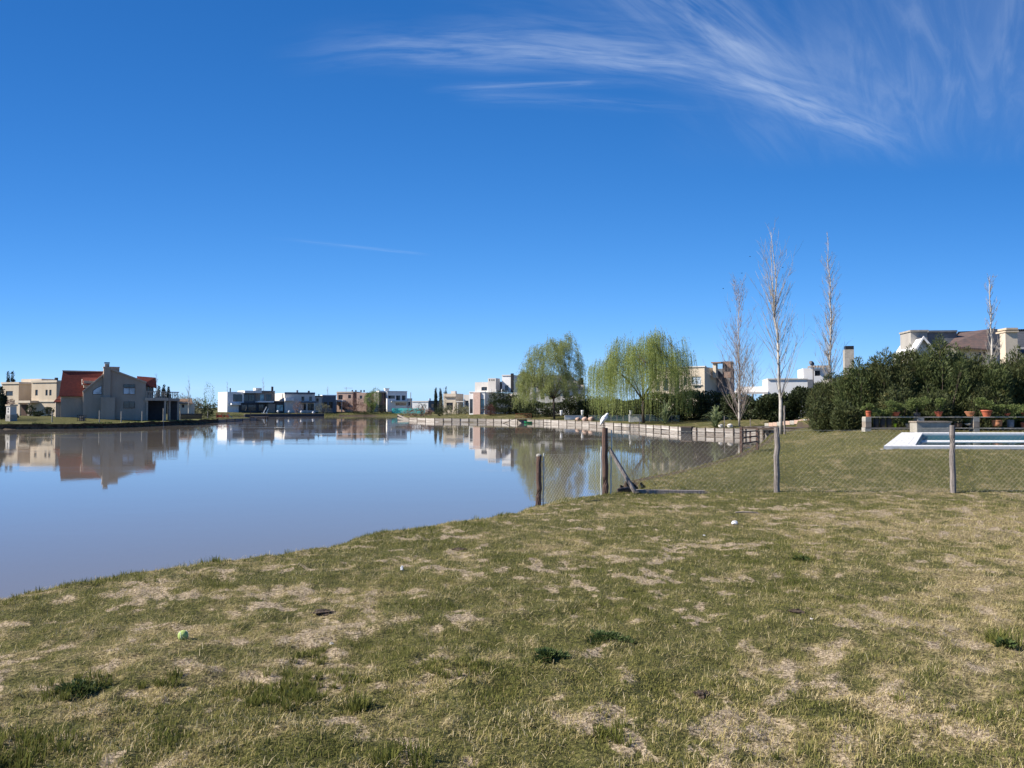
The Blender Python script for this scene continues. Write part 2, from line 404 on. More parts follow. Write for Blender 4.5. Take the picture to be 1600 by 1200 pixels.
class MB:
    def __init__(self): self.V = []; self.F = []
    def add(self, V, F):
        o = len(self.V); self.V.extend([tuple(map(float, v)) for v in V]); self.F.extend([tuple(i + o for i in f) for f in F])
        return self
    def box(self, x0, x1, y0, y1, z0, z1):
        return self.add([(x0, y0, z0), (x0, y1, z0), (x1, y1, z0), (x1, y0, z0), (x0, y0, z1), (x0, y1, z1), (x1, y1, z1), (x1, y0, z1)], BOXF)
    def prism(self, poly, y0, y1):
        """polygon in (x, z) drawn out from y0 to y1"""
        n = len(poly)
        V = [(x, y0, z) for x, z in poly] + [(x, y1, z) for x, z in poly]
        F = [tuple(range(n)), tuple(range(2 * n - 1, n - 1, -1))] + [(i, i + n, (i + 1) % n + n, (i + 1) % n) for i in range(n)]
        return self.add(V, F)
    def slab(self, P, t):
        """four corners with a thickness straight down"""
        P = [tuple(p) for p in P]
        return self.add(P + [(p[0], p[1], p[2] - t) for p in P], [(0, 1, 2, 3), (7, 6, 5, 4)] + [(i, i + 4, (i + 1) % 4 + 4, (i + 1) % 4) for i in range(4)])
    def tube(self, pts, rad, n=6, cap=True, sq=1.0):
        pts = [Vector(p) for p in pts]; V = []; F = []
        up = Vector((.13, .31, .94)).normalized()
        for i, p in enumerate(pts):
            d = (pts[min(i + 1, len(pts) - 1)] - pts[max(i - 1, 0)])
            d = d.normalized() if d.length > 1e-9 else Vector((0, 0, 1))
            a = d.cross(up if abs(d.dot(up)) < .95 else Vector((1, 0, 0))).normalized(); b = d.cross(a)
            r = rad[i] if isinstance(rad, (list, tuple)) else rad
            for k in range(n):
                an = 2 * math.pi * k / n
                V.append(p + a * (r * math.cos(an)) + b * (r * sq * math.sin(an)))
        for i in range(len(pts) - 1):
            for k in range(n):
                F.append((i * n + k, i * n + (k + 1) % n, (i + 1) * n + (k + 1) % n, (i + 1) * n + k))
        if cap: F.append(tuple(range(n - 1, -1, -1))); F.append(tuple((len(pts) - 1) * n + k for k in range(n)))
        return self.add(V, F)
    def lathe(self, prof, n=14, c=(0, 0, 0)):
        V = []; F = []
        for r, z in prof:
            for k in range(n):
                an = 2 * math.pi * k / n; V.append((c[0] + r * math.cos(an), c[1] + r * math.sin(an), c[2] + z))
        for i in range(len(prof) - 1):
            for k in range(n): F.append((i * n + k, i * n + (k + 1) % n, (i + 1) * n + (k + 1) % n, (i + 1) * n + k))
        F.append(tuple(range(n - 1, -1, -1))); F.append(tuple((len(prof) - 1) * n + k for k in range(n)))
        return self.add(V, F)
    def leaves(self, P, D, L, W, roll=None):
        """diamond-shaped leaves: arrays of base point, direction, length, width"""
        P = np.asarray(P, float); D = np.asarray(D, float); n = len(P)
        if n == 0: return self
        D = D / (np.linalg.norm(D, axis=1, keepdims=True) + 1e-9)
        rr = NR.normal(size=(n, 3)) if roll is None else roll
        S = np.cross(D, rr); S /= (np.linalg.norm(S, axis=1, keepdims=True) + 1e-9)
        L = np.broadcast_to(np.asarray(L, float), (n,))[:, None]; W = np.broadcast_to(np.asarray(W, float), (n,))[:, None]
        V = np.stack([P, P + D * L * .5 + S * W * .5, P + D * L, P + D * L * .5 - S * W * .5], 1).reshape(-1, 3)
        o = len(self.V); self.V.extend(map(tuple, V.tolist()))
        self.F.extend([(o + 4 * i, o + 4 * i + 1, o + 4 * i + 2, o + 4 * i + 3) for i in range(n)])
        return self
    def mesh(self, name, mat, smooth=False):
        me = bpy.data.meshes.new(name); me.from_pydata(self.V, [], self.F); me.update()
        if mat is not None: me.materials.append(MAT[mat] if isinstance(mat, str) else mat)
        if smooth:
            me.polygons.foreach_set('use_smooth', [True] * len(me.polygons))
        return me
    def build(self, name, mat, parent=None, smooth=False, loc=None):
        o = bpy.data.objects.new(name, self.mesh(name, mat, smooth)); COL.objects.link(o)
        if parent is not None: o.parent = parent
        if loc is not None: o.location = loc
        return o


NR = np.random.default_rng(11)


def tag(o, label=None, cat=None, group=None, kind=None):
    if label: o['label'] = label
    if cat: o['category'] = cat
    if group: o['group'] = group
    if kind: o['kind'] = kind
    return o


def thing(name, label, cat, loc, rz=0.0, group=None):
    o = bpy.data.objects.new(name, None); COL.objects.link(o); o.location = [float(v) for v in loc]; o.rotation_euler = (0, 0, rz)
    o.empty_display_size = .2
    return tag(o, label, cat, group, 'thing')


CUBES = {}


def piece(name, parent, mat, loc, scale, rot=(0, 0, 0)):
    """a box-shaped piece sharing one mesh per material"""
    if mat not in CUBES:
        CUBES[mat] = MB().box(-.5, .5, -.5, .5, -.5, .5).mesh('block', mat)
    o = bpy.data.objects.new(name, CUBES[mat]); COL.objects.link(o); o.parent = parent
    o.location = loc; o.scale = scale; o.rotation_euler = rot
    return o


# ------------------------------------------------------------------ ground and lake
def build_ground():
    az = np.concatenate([np.arange(-180, -42, 3.0), np.arange(-42, 42, .2), np.arange(42, 180, 3.0)])
    az = np.radians(az)
    rr = [.5]
    while rr[-1] < 60: rr.append(rr[-1] * 1.0135)
    while rr[-1] < 420: rr.append(rr[-1] * 1.02)
    while rr[-1] < 6000: rr.append(rr[-1] * 1.18)
    rr = np.array(rr); na, nr = len(az), len(rr)
    A, Rr = np.meshgrid(az, rr)
    x = (np.sin(A) * Rr).ravel(); y = (np.cos(A) * Rr).ravel()
    z = terrain(x, y); s, k = shore(x, y); dry, bare = masks(x, y, s); dry = np.where(k >= 3, dry * .5, dry)
    V = np.stack([x, y, z], 1)
    i, j = np.meshgrid(np.arange(nr - 1), np.arange(na), indexing='ij'); j2 = (j + 1) % na
    F = np.stack([i * na + j, (i + 1) * na + j, (i + 1) * na + j2, i * na + j2], -1).reshape(-1, 4)
    me = bpy.data.meshes.new('ground')
    F = F[:, ::-1]
    me.from_pydata(V.tolist() + [(0, 0, gz(0, 0))], [], F.tolist() + [(int(a), int((a + 1) % na), len(V)) for a in range(na)][::1])
    me.update()
    n = len(V) + 1
    wall = np.isin(k, [2, 3, 4]).astype(float) * sst(1.6, .5, s)
    for nm, arr in (('dry', dry), ('bare', bare), ('earth', np.maximum(wall, sst(1.5, .7, s) * (k != 2))), ('near', sst(70, 35, np.hypot(x, y)))):
        at_ = me.attributes.new(nm, 'FLOAT', 'POINT'); at_.data.foreach_set('value', np.append(arr, 0).astype(np.float32))
    me.polygons.foreach_set('use_smooth', [True] * len(me.polygons))
    m, t, out = newmat('turf')
    pos = t.n('ShaderNodeNewGeometry').outputs['Position']
    def attr(nm):
        nd = t.n('ShaderNodeAttribute'); nd.attribute_name = nm; return nd.outputs['Fac']
    f1 = t.noise(pos, 9, 6, .7); f2 = t.noise(pos, 45, 4, .7); f3 = t.noise(pos, 1.3, 5, .6)
    green = t.mix(t.ss(f2, .38, .64), (.040, .042, .016), t.mix(t.ss(f1, .35, .65), (.12, .12, .034), (.205, .185, .065)))  # dark tone paints the shade between grass clumps into the ground colour
    straw = t.mix(t.ss(f2, .35, .65), (.085, .065, .034), (.42, .335, .175))
    earth = t.mix(t.ss(f2, .35, .65), (.15, .112, .072), (.53, .425, .29))
    dr = t.m('ADD', attr('dry'), t.m('MULTIPLY', t.m('SUBTRACT', f1, .5), 1.3))
    dr = t.m('ADD', dr, t.m('MULTIPLY', t.m('SUBTRACT', f3, .5), .8))
    c = t.mix(t.ss(dr, .25, .8), green, straw)
    br = t.m('ADD', t.m('ADD', attr('bare'), t.m('MULTIPLY', t.m('SUBTRACT', f1, .5), 1.8)), t.m('MULTIPLY', t.m('SUBTRACT', f2, .5), .9))
    c = t.mix(t.ss(br, .3, .7), c, earth)
    er = t.m('ADD', attr('earth'), t.m('MULTIPLY', t.m('SUBTRACT', f1, .5), .8))
    c = t.mix(t.ss(er, .35, .75), c, t.mix(f1, (.045, .035, .025), (.12, .09, .065)))
    h = t.m('ADD', t.m('MULTIPLY', f1, .7), t.m('MULTIPLY', f2, .4))
    principled(t, out, c, .95, .1, t.bump(h, .8, .05))
    me.materials.append(m)
    o = bpy.data.objects.new('ground', me); COL.objects.link(o); tag(o, kind='structure')


build_ground()


def build_lake():
    m, t, out = newmat('lake_water')
    pos = t.n('ShaderNodeNewGeometry').outputs['Position']
    n1 = t.noise(t.vscale(pos, (1.0, .55, 1)), 2.6, 3, .55); n2 = t.noise(t.vscale(pos, (.35, .9, 1)), .35, 3, .5)
    n3 = t.noise(pos, .045, 3, .5)
    calm = t.ss(n3, .40, .62, .35, 1.0)
    h = t.m('MULTIPLY', t.m('ADD', t.m('MULTIPLY', n1, .35), t.m('MULTIPLY', n2, .9)), calm)
    c = t.mix(t.noise(pos, .02, 3), (.165, .14, .112), (.19, .165, .135))
    rg_ = t.ss(t.noise(t.vscale(pos, (.5, 1.6, 1)), .055, 4, .6), .50, .68, .025, .085)
    b = principled(t, out, c, rg_, .5, t.bump(h, .11, .05)); b.inputs['IOR'].default_value = 1.33
    o = MB().add([(-320, -60, 0), (60, -60, 0), (60, 345, 0), (-320, 345, 0)], [(0, 1, 2, 3)]).build('lake_water', m)
    tag(o, kind='structure')


build_lake()

# ------------------------------------------------------------------ grass (uncountable: stuff)
def grassmat(name, stops, trans=.3):
    m, t, out = newmat(name)
    nd = t.n('ShaderNodeAttribute'); nd.attribute_name = 'hue'
    rp = t.n('ShaderNodeValToRGB'); t.put(rp.inputs[0], nd.outputs['Fac']); e = rp.color_ramp.elements
    while len(e) < len(stops): e.new(.5)
    for el, (p, c) in zip(e, stops): el.position = p; el.color = (*c, 1)
    col = rp.outputs[0]
    b = t.n('ShaderNodeBsdfDiffuse'); t.put(b.inputs[0], col)
    tr = t.n('ShaderNodeBsdfTranslucent'); t.put(tr.inputs[0], col)
    mx = t.n('ShaderNodeMixShader'); mx.inputs[0].default_value = trans
    t.t.links.new(b.outputs[0], mx.inputs[1]); t.t.links.new(tr.outputs[0], mx.inputs[2]); t.t.links.new(mx.outputs[0], out.inputs[0])
    return m


BLADE = grassmat('grass_blades', [(0, (.080, .096, .024)), (.22, (.170, .180, .048)), (.42, (.262, .248, .085)), (.58, (.37, .312, .120)), (.78, (.52, .42, .205)), (1, (.70, .59, .37))])


class Blades:
    def __init__(self): self.a = []
    def add(self, x, y, h, lean, wid, hue, bent, z=None, az=None):
        n = len(x)
        if n == 0: return
        z = terrain(x, y) if z is None else z
        az = NR.uniform(0, 6.2832, n) if az is None else az
        self.a.append((x, y, z, np.broadcast_to(h, n), np.broadcast_to(lean, n), np.broadcast_to(wid, n), np.broadcast_to(hue, n), az, bent))
    def build(self, name, label):
        VS, FS, LS, HU = [], [], [], []; o = 0
        for x, y, z, h, lean, wid, hue, az, bent in self.a:
            n = len(x); dx_, dy_ = np.cos(az), np.sin(az)
            tw = az + np.pi / 2 + NR.normal(0, .5, n); wx, wy = np.cos(tw) * wid / 2, np.sin(tw) * wid / 2
            zb = z - .012; L = np.stack
            l = L([x - wx, y - wy, zb], 1); r = L([x + wx, y + wy, zb], 1)
            hz, vz = h * np.sin(lean), h * np.cos(lean)
            if bent:
                b = .36
                ml = L([x + dx_ * hz * b - wx * .8, y + dy_ * hz * b - wy * .8, z + vz * .62], 1); mr = L([x + dx_ * hz * b + wx * .8, y + dy_ * hz * b + wy * .8, z + vz * .62], 1)
                tip = L([x + dx_ * hz, y + dy_ * hz, z + vz], 1)
                V = np.stack([l, r, mr, ml, tip], 1).reshape(-1, 3); i = o + 5 * np.arange(n)
                F = np.stack([i, i + 1, i + 2, i + 3, i + 3, i + 2, i + 4], 1).ravel(); T = np.tile([4, 3], n); k = 5
            else:
                tip = L([x + dx_ * hz, y + dy_ * hz, z + vz], 1)
                V = np.stack([l, r, tip], 1).reshape(-1, 3); i = o + 3 * np.arange(n)
                F = np.stack([i, i + 1, i + 2], 1).ravel(); T = np.full(n, 3); k = 3
            VS.append(V); FS.append(F); LS.append(T); HU.append(np.repeat(hue, k)); o += k * n
        V = np.concatenate(VS); F = np.concatenate(FS); T = np.concatenate(LS); H = np.concatenate(HU)
        me = bpy.data.meshes.new(name); me.vertices.add(len(V)); me.loops.add(len(F)); me.polygons.add(len(T))
        me.vertices.foreach_set('co', V.astype(np.float32).ravel()); me.loops.foreach_set('vertex_index', F.astype(np.int32))
        st = np.zeros(len(T), np.int32); st[1:] = np.cumsum(T)[:-1]
        me.polygons.foreach_set('loop_start', st); me.update(calc_edges=True)
        at_ = me.attributes.new('hue', 'FLOAT', 'POINT'); at_.data.foreach_set('value', H.astype(np.float32))
        me.materials.append(BLADE)
        ob = bpy.data.objects.new(name, me); COL.objects.link(ob); tag(ob, label, 'grass', kind='stuff')
        return ob


def sample_wedge(n, r0, r1, half=R(40)):
    r = np.sqrt(NR.uniform(r0 * r0, r1 * r1, n)); a = NR.uniform(-half, half, n)
    return r * np.sin(a), r * np.cos(a), r


def build_grass():
    green, drys, tuft = Blades(), Blades(), Blades()
    for r0, r1, dens_, sc, bent in ((2.7, 5, 13000, 1.0, True), (5, 8, 10500, 1.15, False), (8, 12, 5200, 1.4, False), (12, 17.5, 2700, 1.7, False), (17.5, 30, 760, 2.3, False), (30, 62, 150, 3.6, False)):
        half = R(38) if r0 < 17 else R(36)
        x, y, r = sample_wedge(int(half * (r1 * r1 - r0 * r0) * dens_), r0, r1, half)
        s, k = shore(x, y); ok = (s > .3) & (k < 2) & (y < 60) & ~in_pool(x, y, .03)
        if r0 >= 17: ok &= (x > 1.0)
        x, y, s = x[ok], y[ok], s[ok]
        dry, bare = masks(x, y, s); n = len(x)
        fine = fbm(x * 4.5, y * 4.5, 61, 3); med = fbm(x * 1.4, y * 1.4 + 9, 67, 3)
        isd = (dry * .80 + .25 + (fine - .5) * 1.0) > NR.random(n)
        lush = sst(.50, .68, fbm(x * 1.1 + 40, y * 1.1, 71, 3)) * (1 - dry)
        cg = .30 + .70 * sst(.40, .58, fbm(x * 5.5, y * 5.5, 83, 3)); cd = .35 + .65 * sst(.40, .56, fbm(x * 6 + 3, y * 6, 87, 3))
        keep = NR.random(n) > bare * .85
        g = ~isd & keep & (NR.random(n) < cg); d = isd & (NR.random(n) > bare * .6) & (NR.random(n) < cd)
        hue_g = np.clip(.20 + .40 * (med - .35) + .28 * dry + NR.normal(0, .12, n) - .12 * lush + .10 * sst(17, 19, y), 0, .52)
        hue_d = np.clip(.58 + .40 * (fine - .3) + NR.normal(0, .19, n), .34, 1)
        z = terrain(x, y)
        green.add(x[g], y[g], (NR.uniform(.011, .026, n) * (1 + 1.0 * lush))[g] * sc ** .5, np.abs(NR.normal(.65, .4, n))[g], .0040 * sc, hue_g[g], bent, z[g])
        drys.add(x[d], y[d], NR.uniform(.015, .055, n)[d] * sc ** .5, np.clip(NR.normal(1.15, .35, n), .1, 1.52)[d], .0034 * sc, hue_d[d], bent, z[d])
    x, y, r = sample_wedge(5000, 2.8, 13, R(38)); s, k = shore(x, y); ok = (s > 2.0) & (k < 2)      # long dead stems lying about
    x, y = x[ok], y[ok]; drys.add(x, y, NR.uniform(.05, .11, len(x)), NR.uniform(1.25, 1.5, len(x)), .0035, np.clip(NR.normal(.84, .1, len(x)), .6, 1), True, terrain(x, y) + NR.uniform(.012, .03, len(x)))
    def tufts(x, y, sc, nb, rad, hue=.08):
        n = len(x); X = np.repeat(x, nb); Y = np.repeat(y, nb); S = np.repeat(sc, nb)
        a = NR.uniform(0, 6.28, n * nb); q = rad * np.sqrt(NR.random(n * nb)) * S
        X = X + q * np.cos(a); Y = Y + q * np.sin(a)
        tuft.add(X, Y, NR.uniform(.05, .13, n * nb) * S, np.abs(NR.normal(.45, .3, n * nb)), .0055 * (.6 + .4 * S), np.clip(hue + NR.normal(0, .07, n * nb), 0, .5), True, None, a + NR.normal(0, .6, n * nb))
    for i in range(len(LP)):            # longer grass along the water's edge
        if LT[i] not in 'nk' or LP[i][1] < -5: continue
        a, b = LP[i], LP[(i + 1) % len(LP)]; L = np.hypot(*(b - a)); n = int(min(L, 30) * (20 if LT[i] == 'n' else 9))
        t = NR.random(n); nx, ny = (b[1] - a[1]) / L, -(b[0] - a[0]) / L
        off = NR.uniform(.7, 2.5, n) if LT[i] == 'n' else NR.uniform(.35, .8, n)
        tufts(a[0] + (b[0] - a[0]) * t + nx * off, a[1] + (b[1] - a[1]) * t + ny * off, NR.uniform(.25, .8, n), 14, .05, .2)
    x, y, r = sample_wedge(1100, 3, 17); s, k = shore(x, y)
    ok = (s > 2.2) & (fbm(x * .9, y * .9, 77, 3) > .55)
    tufts(x[ok], y[ok], NR.uniform(.2, .5, ok.sum()), 22, .06, .22)
    for px, py, n, rad, sc in ((565, 1112, 9, .05, 1.0), (445, 1092, 44, .22, .72), (430, 1080, 26, .3, .6), (510, 1078, 26, .25, .55), (125, 1078, 26, .2, .62), (250, 1068, 14, .12, .58),
                               (715, 1045, 26, .22, .5), (1253, 874, 8, .10, .9), (1570, 1010, 10, .08, 1.2), (40, 1180, 30, .25, .8), (490, 1030, 14, .15, .5), (640, 1190, 14, .15, .8),
                               (965, 1150, 12, .12, .7), (1010, 790, 18, .35, .6), (1060, 764, 12, .25, .8), (560, 835, 3, .1, .9), (395, 865, 3, .1, .9), (330, 880, 3, .1, .8), (288, 884, 3, .1, .9)):
        X, Y, Z = hit(px, py); a = NR.uniform(0, 6.28, n); q = rad * np.sqrt(NR.random(n))
        tufts(X + q * np.cos(a), Y + q * np.sin(a), sc * .85 * NR.uniform(.6, 1.2, n), 26, .05, .20)
    green.build('green_grass', 'short green blades of the patchy foreground lawn')
    drys.build('dry_grass', 'dry straw coloured thatch between the green lawn patches')
    tuft.build('grass_tufts', 'taller dark green grass tufts standing out of the lawn')


build_grass()

# ------------------------------------------------------------------ houses
class House:
    """a building whose pieces are measured on its own facade plane (u along, w into depth, z up)"""
    def __init__(s, name, label, px, Y, psi, cat='house', zoff=-.15):
        X = (px - 800) / 1200 * Y; s.O = np.array((X, Y, gz(X, Y) + zoff)); s.psi = R(psi)
        s.uv = np.array((math.cos(s.psi), math.sin(s.psi))); s.wv = np.array((-math.sin(s.psi), math.cos(s.psi)))
        s.root = thing(name, label, cat, s.O, s.psi)
    def loc(s, px, py, w):
        d = ray(px, py); o = (CAMP - s.O)
        t = (w - (o[0] * s.wv[0] + o[1] * s.wv[1])) / (d[0] * s.wv[0] + d[1] * s.wv[1])
        p = o + d * t
        return p[0] * s.uv[0] + p[1] * s.uv[1], p[2]
    def wat(s, u, px):
        k = (px - 800) / 1200
        return (k * (s.O[1] + u * s.uv[1]) - s.O[0] - u * s.uv[0]) / (s.wv[0] - k * s.wv[1])
    def rect(s, x0, x1, y0, y1, w):
        m = (y0 + (y1 if y1 else 645)) / 2
        u0, u1 = s.loc(x0, m, w)[0], s.loc(x1, m, w)[0]; xm = (x0 + x1) / 2
        return u0, u1, (s.loc(xm, y1, w)[1] if y1 else -.4), s.loc(xm, y0, w)[1]
    def box(s, name, x0, x1, y0, y1, w, depth, mat, op=(), parent=None, back=None, glass='glass', frame='frame'):
        u0, u1, z0, z1 = s.rect(x0, x1, y0, y1, w)
        if back is not None:                       # depth found from the column its rear corner shows at
            c, bx = back; depth = s.wat(u0 if c == 'l' else u1, bx) - w
        w1 = w + max(depth, .1); mb = MB()
        holes = []
        for q in op:
            a, b, c, d = s.rect(q[0], q[1], q[2], q[3], w)
            a, b, c, d = max(a, u0 + .05), min(b, u1 - .05), max(c, z0 + .45), min(d, z1 - .1)
            if b - a > .1 and d - c > .1: holes.append((a, b, c, d, q[4] if len(q) > 4 else glass))
        us = sorted({u0, u1, *[h[0] for h in holes], *[h[1] for h in holes]}); zs = sorted({z0, z1, *[h[2] for h in holes], *[h[3] for h in holes]})
        for i in range(len(us) - 1):
            for j in range(len(zs) - 1):
                cu, cz = (us[i] + us[i + 1]) / 2, (zs[j] + zs[j + 1]) / 2
                if any(h[0] < cu < h[1] and h[2] < cz < h[3] for h in holes): continue
                mb.add([(us[i], w, zs[j]), (us[i + 1], w, zs[j]), (us[i + 1], w, zs[j + 1]), (us[i], w, zs[j + 1])], [(0, 1, 2, 3)])
        D = .22
        for a, b, c, d, g in holes:
            for P in (((a, c), (a, d)), ((b, d), (b, c)), ((a, d), (b, d)), ((b, c), (a, c))):
                (p, q), (r, t) = P
                mb.add([(p, w, q), (r, w, t), (r, w + D, t), (p, w + D, q)], [(0, 1, 2, 3)])
        mb.add([(u0, w, z0), (u1, w, z0), (u1, w1, z0), (u0, w1, z0), (u0, w, z1), (u1, w, z1), (u1, w1, z1), (u0, w1, z1)],
               [(1, 2, 6, 5), (2, 3, 7, 6), (3, 0, 4, 7), (4, 5, 6, 7), (3, 2, 1, 0)])
        o = mb.build(name, mat, parent or s.root)
        for a, b, c, d, g in holes: s.win(a, b, c, d, w + .10, g, frame)
        return o
    def win(s, a, b, c, d, w, glass='glass', frame='frame', name='window'):
        f = MB(); t = min(.07, (b - a) * .1)
        f.box(a, a + t, w, w + .09, c, d).box(b - t, b, w, w + .09, c, d).box(a + t, b - t, w, w + .09, d - t, d).box(a + t, b - t, w, w + .09, c, c + t)
        n = 2 if (b - a) > 1.1 else 1
        if (b - a) > 3.2: n = 3
        for i in range(1, n):
            x = a + (b - a) * i / n; f.box(x - t * .6, x + t * .6, w + .01, w + .08, c + t, d - t)
        fo = f.build(name, frame, s.root)
        for i in range(n):
            x0, x1 = a + (b - a) * i / n, a + (b - a) * (i + 1) / n
            MB().box(x0 + (t if i == 0 else t * .6), x1 - (t if i == n - 1 else t * .6), w + .04, w + .06, c + t, d - t).build('pane', glass, fo)
        return fo
    def pwin(s, x0, x1, y0, y1, w, glass='glass', frame='frame'):
        a, b, c, d = s.rect(x0, x1, y0, y1, w); return s.win(a, b, c, d, w - .10, glass, frame)
    def poly(s, name, pts, w, depth, mat, parent=None):
        return MB().prism([s.loc(x, y, w) if y else (s.loc(x, 645, w)[0], -.4) for x, y in pts], w, w + depth).build(name, mat, parent or s.root)
    def slope(s, name, pts, mat, t=.14, parent=None):
        """roof plane through four (px, py, w) corners"""
        P = []
        for x, y, w in pts:
            u, z = s.loc(x, y, w); P.append((u, w, z))
        return MB().slab(P, t).build(name, mat, parent or s.root)


# 1 cream house at the far left
h = House('cream_house', 'cream flat roofed two storey house with columned porch at the left edge', 45, 176, -20)
h.box('wall', 49, 88, 595, None, 0, 9, 'cream', [(55, 59, 609, 618), (71, 74.5, 609, 618), (77, 80.5, 609, 618), (71, 80, 636, 647)])
h.box('wall', 2, 29, 598, None, 0, 9, 'cream', [(9, 20, 611, 618.5)])
h.box('wall', 29.4, 48.6, 600, None, 4, 4.8, 'cream', [(39, 48.3, 610, 619)])
h.box('parapet', 33, 65, 592, 600, 5, 4, 'cream2')
h.box('cornice', 1.4, 29.6, 597, 600, -.2, 9.3, 'cream2'); h.box('cornice', 48.5, 88.6, 594.4, 597.6, -.2, 9.3, 'cream2')
h.box('ledge', 49, 88, 626, 628, -.2, .198, 'cream2')
h.box('porch_roof', 15, 47, 626, 629.4, -2.2, 2.18, 'cream2')
for x in (28.4, 43.4): h.box('column', x, x + 2.4, 629.6, None, -2, .35, 'cream2')
h.box('door', 31, 43, 632, None, -.12, .1, 'door')
h.box('chimney_cap', 85.2, 87.8, 590, 594, 2, .5, 'black')

# 2 red tiled house
h = House('red_roofed_house', 'taupe house with steep red tiled roof and tall chimney beside the lake', 165, 156, 32)
h.poly('gable_wall', [(130, None), (130, 612), (163, 584), (165, 577.5), (173, 577.5), (228, 598), (228, None)], 0, 8, 'taupe')
h.poly('verge', [(172.5, 575.5), (229, 596.4), (229, 598.6), (172.5, 577.9)], -.3, 8.6, 'taupe2')
h.poly('verge', [(129, 611), (163.5, 582.3), (163.5, 584.8), (129, 613.8)], -.35, .34, 'taupe2')
h.box('wall', 95, 131, 616, None, 1.5, 6.4, 'taupe')
h.box('wall', 87, 95, 623, None, 2.2, 5, 'taupe')
r_ = h.slope('roof', [(92, 618.5, .9), (164, 618.5, .9), (165, 580, 4.9), (98, 580, 4.9)], 'red')
h.slope('roof', [(98, 580, 4.92), (165, 580, 4.92), (166, 618, 9.4), (95, 618, 9.4)], 'red')
h.slope('roof', [(83.5, 628, 1.6), (95.5, 628, 1.6), (97, 615.5, 3.4), (94, 615.5, 3.4)], 'red')
h.box('ridge', 97.4, 165, 579.2, 581, 4.8, .25, 'taupe2')
h.box('eave_band', 94.6, 131, 618.2, 621, 1.38, .11, 'taupe2')
h.box('dormer', 131, 150, 595, 606, .75, 3, 'taupe')
h.slope('dormer_roof', [(128, 600.5, .45), (151, 600.5, .45), (154, 590, 2.6), (129, 590, 2.6)], 'red')
h.slope('dormer_edge', [(127.5, 592.2, 2.4), (129.4, 592.2, 2.4), (129.4, 600.4, .4), (127.5, 600.4, .4)], 'cream2', .2)
ch = h.box('chimney', 162, 172.6, 574, 621, -.7, 1.4, 'taupe')
h.box('chimney_neck', 164, 171, 568.4, 574, -.5, 1.0, 'taupe', parent=ch); h.box('chimney_cap', 163.4, 171.6, 566, 567.6, -.6, 1.2, 'black', parent=ch)
h.box('chimney_lip', 161.4, 173.2, 573, 574.8, -.8, 1.6, 'taupe2', parent=ch)
h.box('hearth_wall', 157.5, 179.5, 620.6, None, -1.3, 1.28, 'taupe')
c2 = h.box('chimney', 172, 186.6, 574.6, 592, 3, 1.3, 'taupe'); h.box('chimney_cap', 171.4, 187.2, 573, 574.6, 2.9, 1.5, 'taupe2', parent=c2)
tw = h.poly('window', [(144.6, 616.4), (159.2, 616.4), (159.2, 602.2), (151.5, 605.6), (145, 610)], -.07, .06, 'frame')
h.poly('pane', [(145.6, 615.6), (158.4, 615.6), (158.4, 603.4), (151.8, 606.4), (146, 610.6)], -.09, .015, 'blueglass', tw)  # pale blue base colour of the pane stands in for its reflection
h.pwin(192.5, 211, 606, 616, 0, 'blueglass'); h.pwin(192.5, 211, 600.6, 605.4, 0); h.pwin(193, 210.5, 627.4, 638, 0)
h.box('terrace_slab', 226.5, 263, 621.4, 626, -.6, 5.2, 'taupe2')
h.box('terrace_slab', 263.4, 281, 622.4, 626.5, 2.6, 4, 'taupe2')
for x, ww in ((228.3, -.3), (256.6, -.3), (263.6, 2.8), (277.2, 2.8)): h.box('column', x, x + 3, 626.2, None, ww, .5, 'taupe2')
h.box('shaded_veranda_wall', 231, 258, 626.2, None, 4.3, .3, 'darkgrey'); h.box('shaded_veranda_wall', 262, 279, 626.7, None, 6.3, .3, 'darkgrey')  # back walls coloured dark, putting the recess shade into the wall colour
for x0, x1, yy, ww in ((228.2, 262.6, 611.4, -.4), (264, 280, 612.2, 2.8)):
    h.box('handrail', x0, x1, yy, yy + 1.4, ww, .25, 'taupe2')
    x = x0
    while x < x1 - .8:
        h.box('baluster', x, x + 1.1, yy + 1.5, yy + 10, ww + .05, .14, 'taupe2'); x += 2.6
h.box('upper_room', 228.4, 240, 599, 621.2, 3, 4, 'taupe', [(231, 233.5, 602, 617), (235.5, 238.5, 602, 617)])
h.slope('roof', [(221, 600.5, 2.2), (245, 606, 2.2), (243.5, 590, 4.6), (214, 587.6, 4.6)], 'red')
h.slope('roof', [(214, 587.6, 4.62), (243.5, 590, 4.62), (243.5, 602, 7.6), (214, 600, 7.6)], 'red')

# 3 small cottage behind
h = House('tan_cottage', 'small tan cottage with brown roof right of the red roofed house', 290, 232, 15)
h.box('wall', 281, 299, 629, None, 0, 7, 'cream2', [(284, 288, 632, 637)])
h.slope('roof', [(279, 630.6, -.5), (301, 630.6, -.5), (299, 622.6, 4), (281, 623, 4)], 'brownroof')
h.slope('roof', [(281, 623, 4.02), (299, 622.6, 4.02), (301, 630, 8), (279, 630, 8)], 'brownroof')

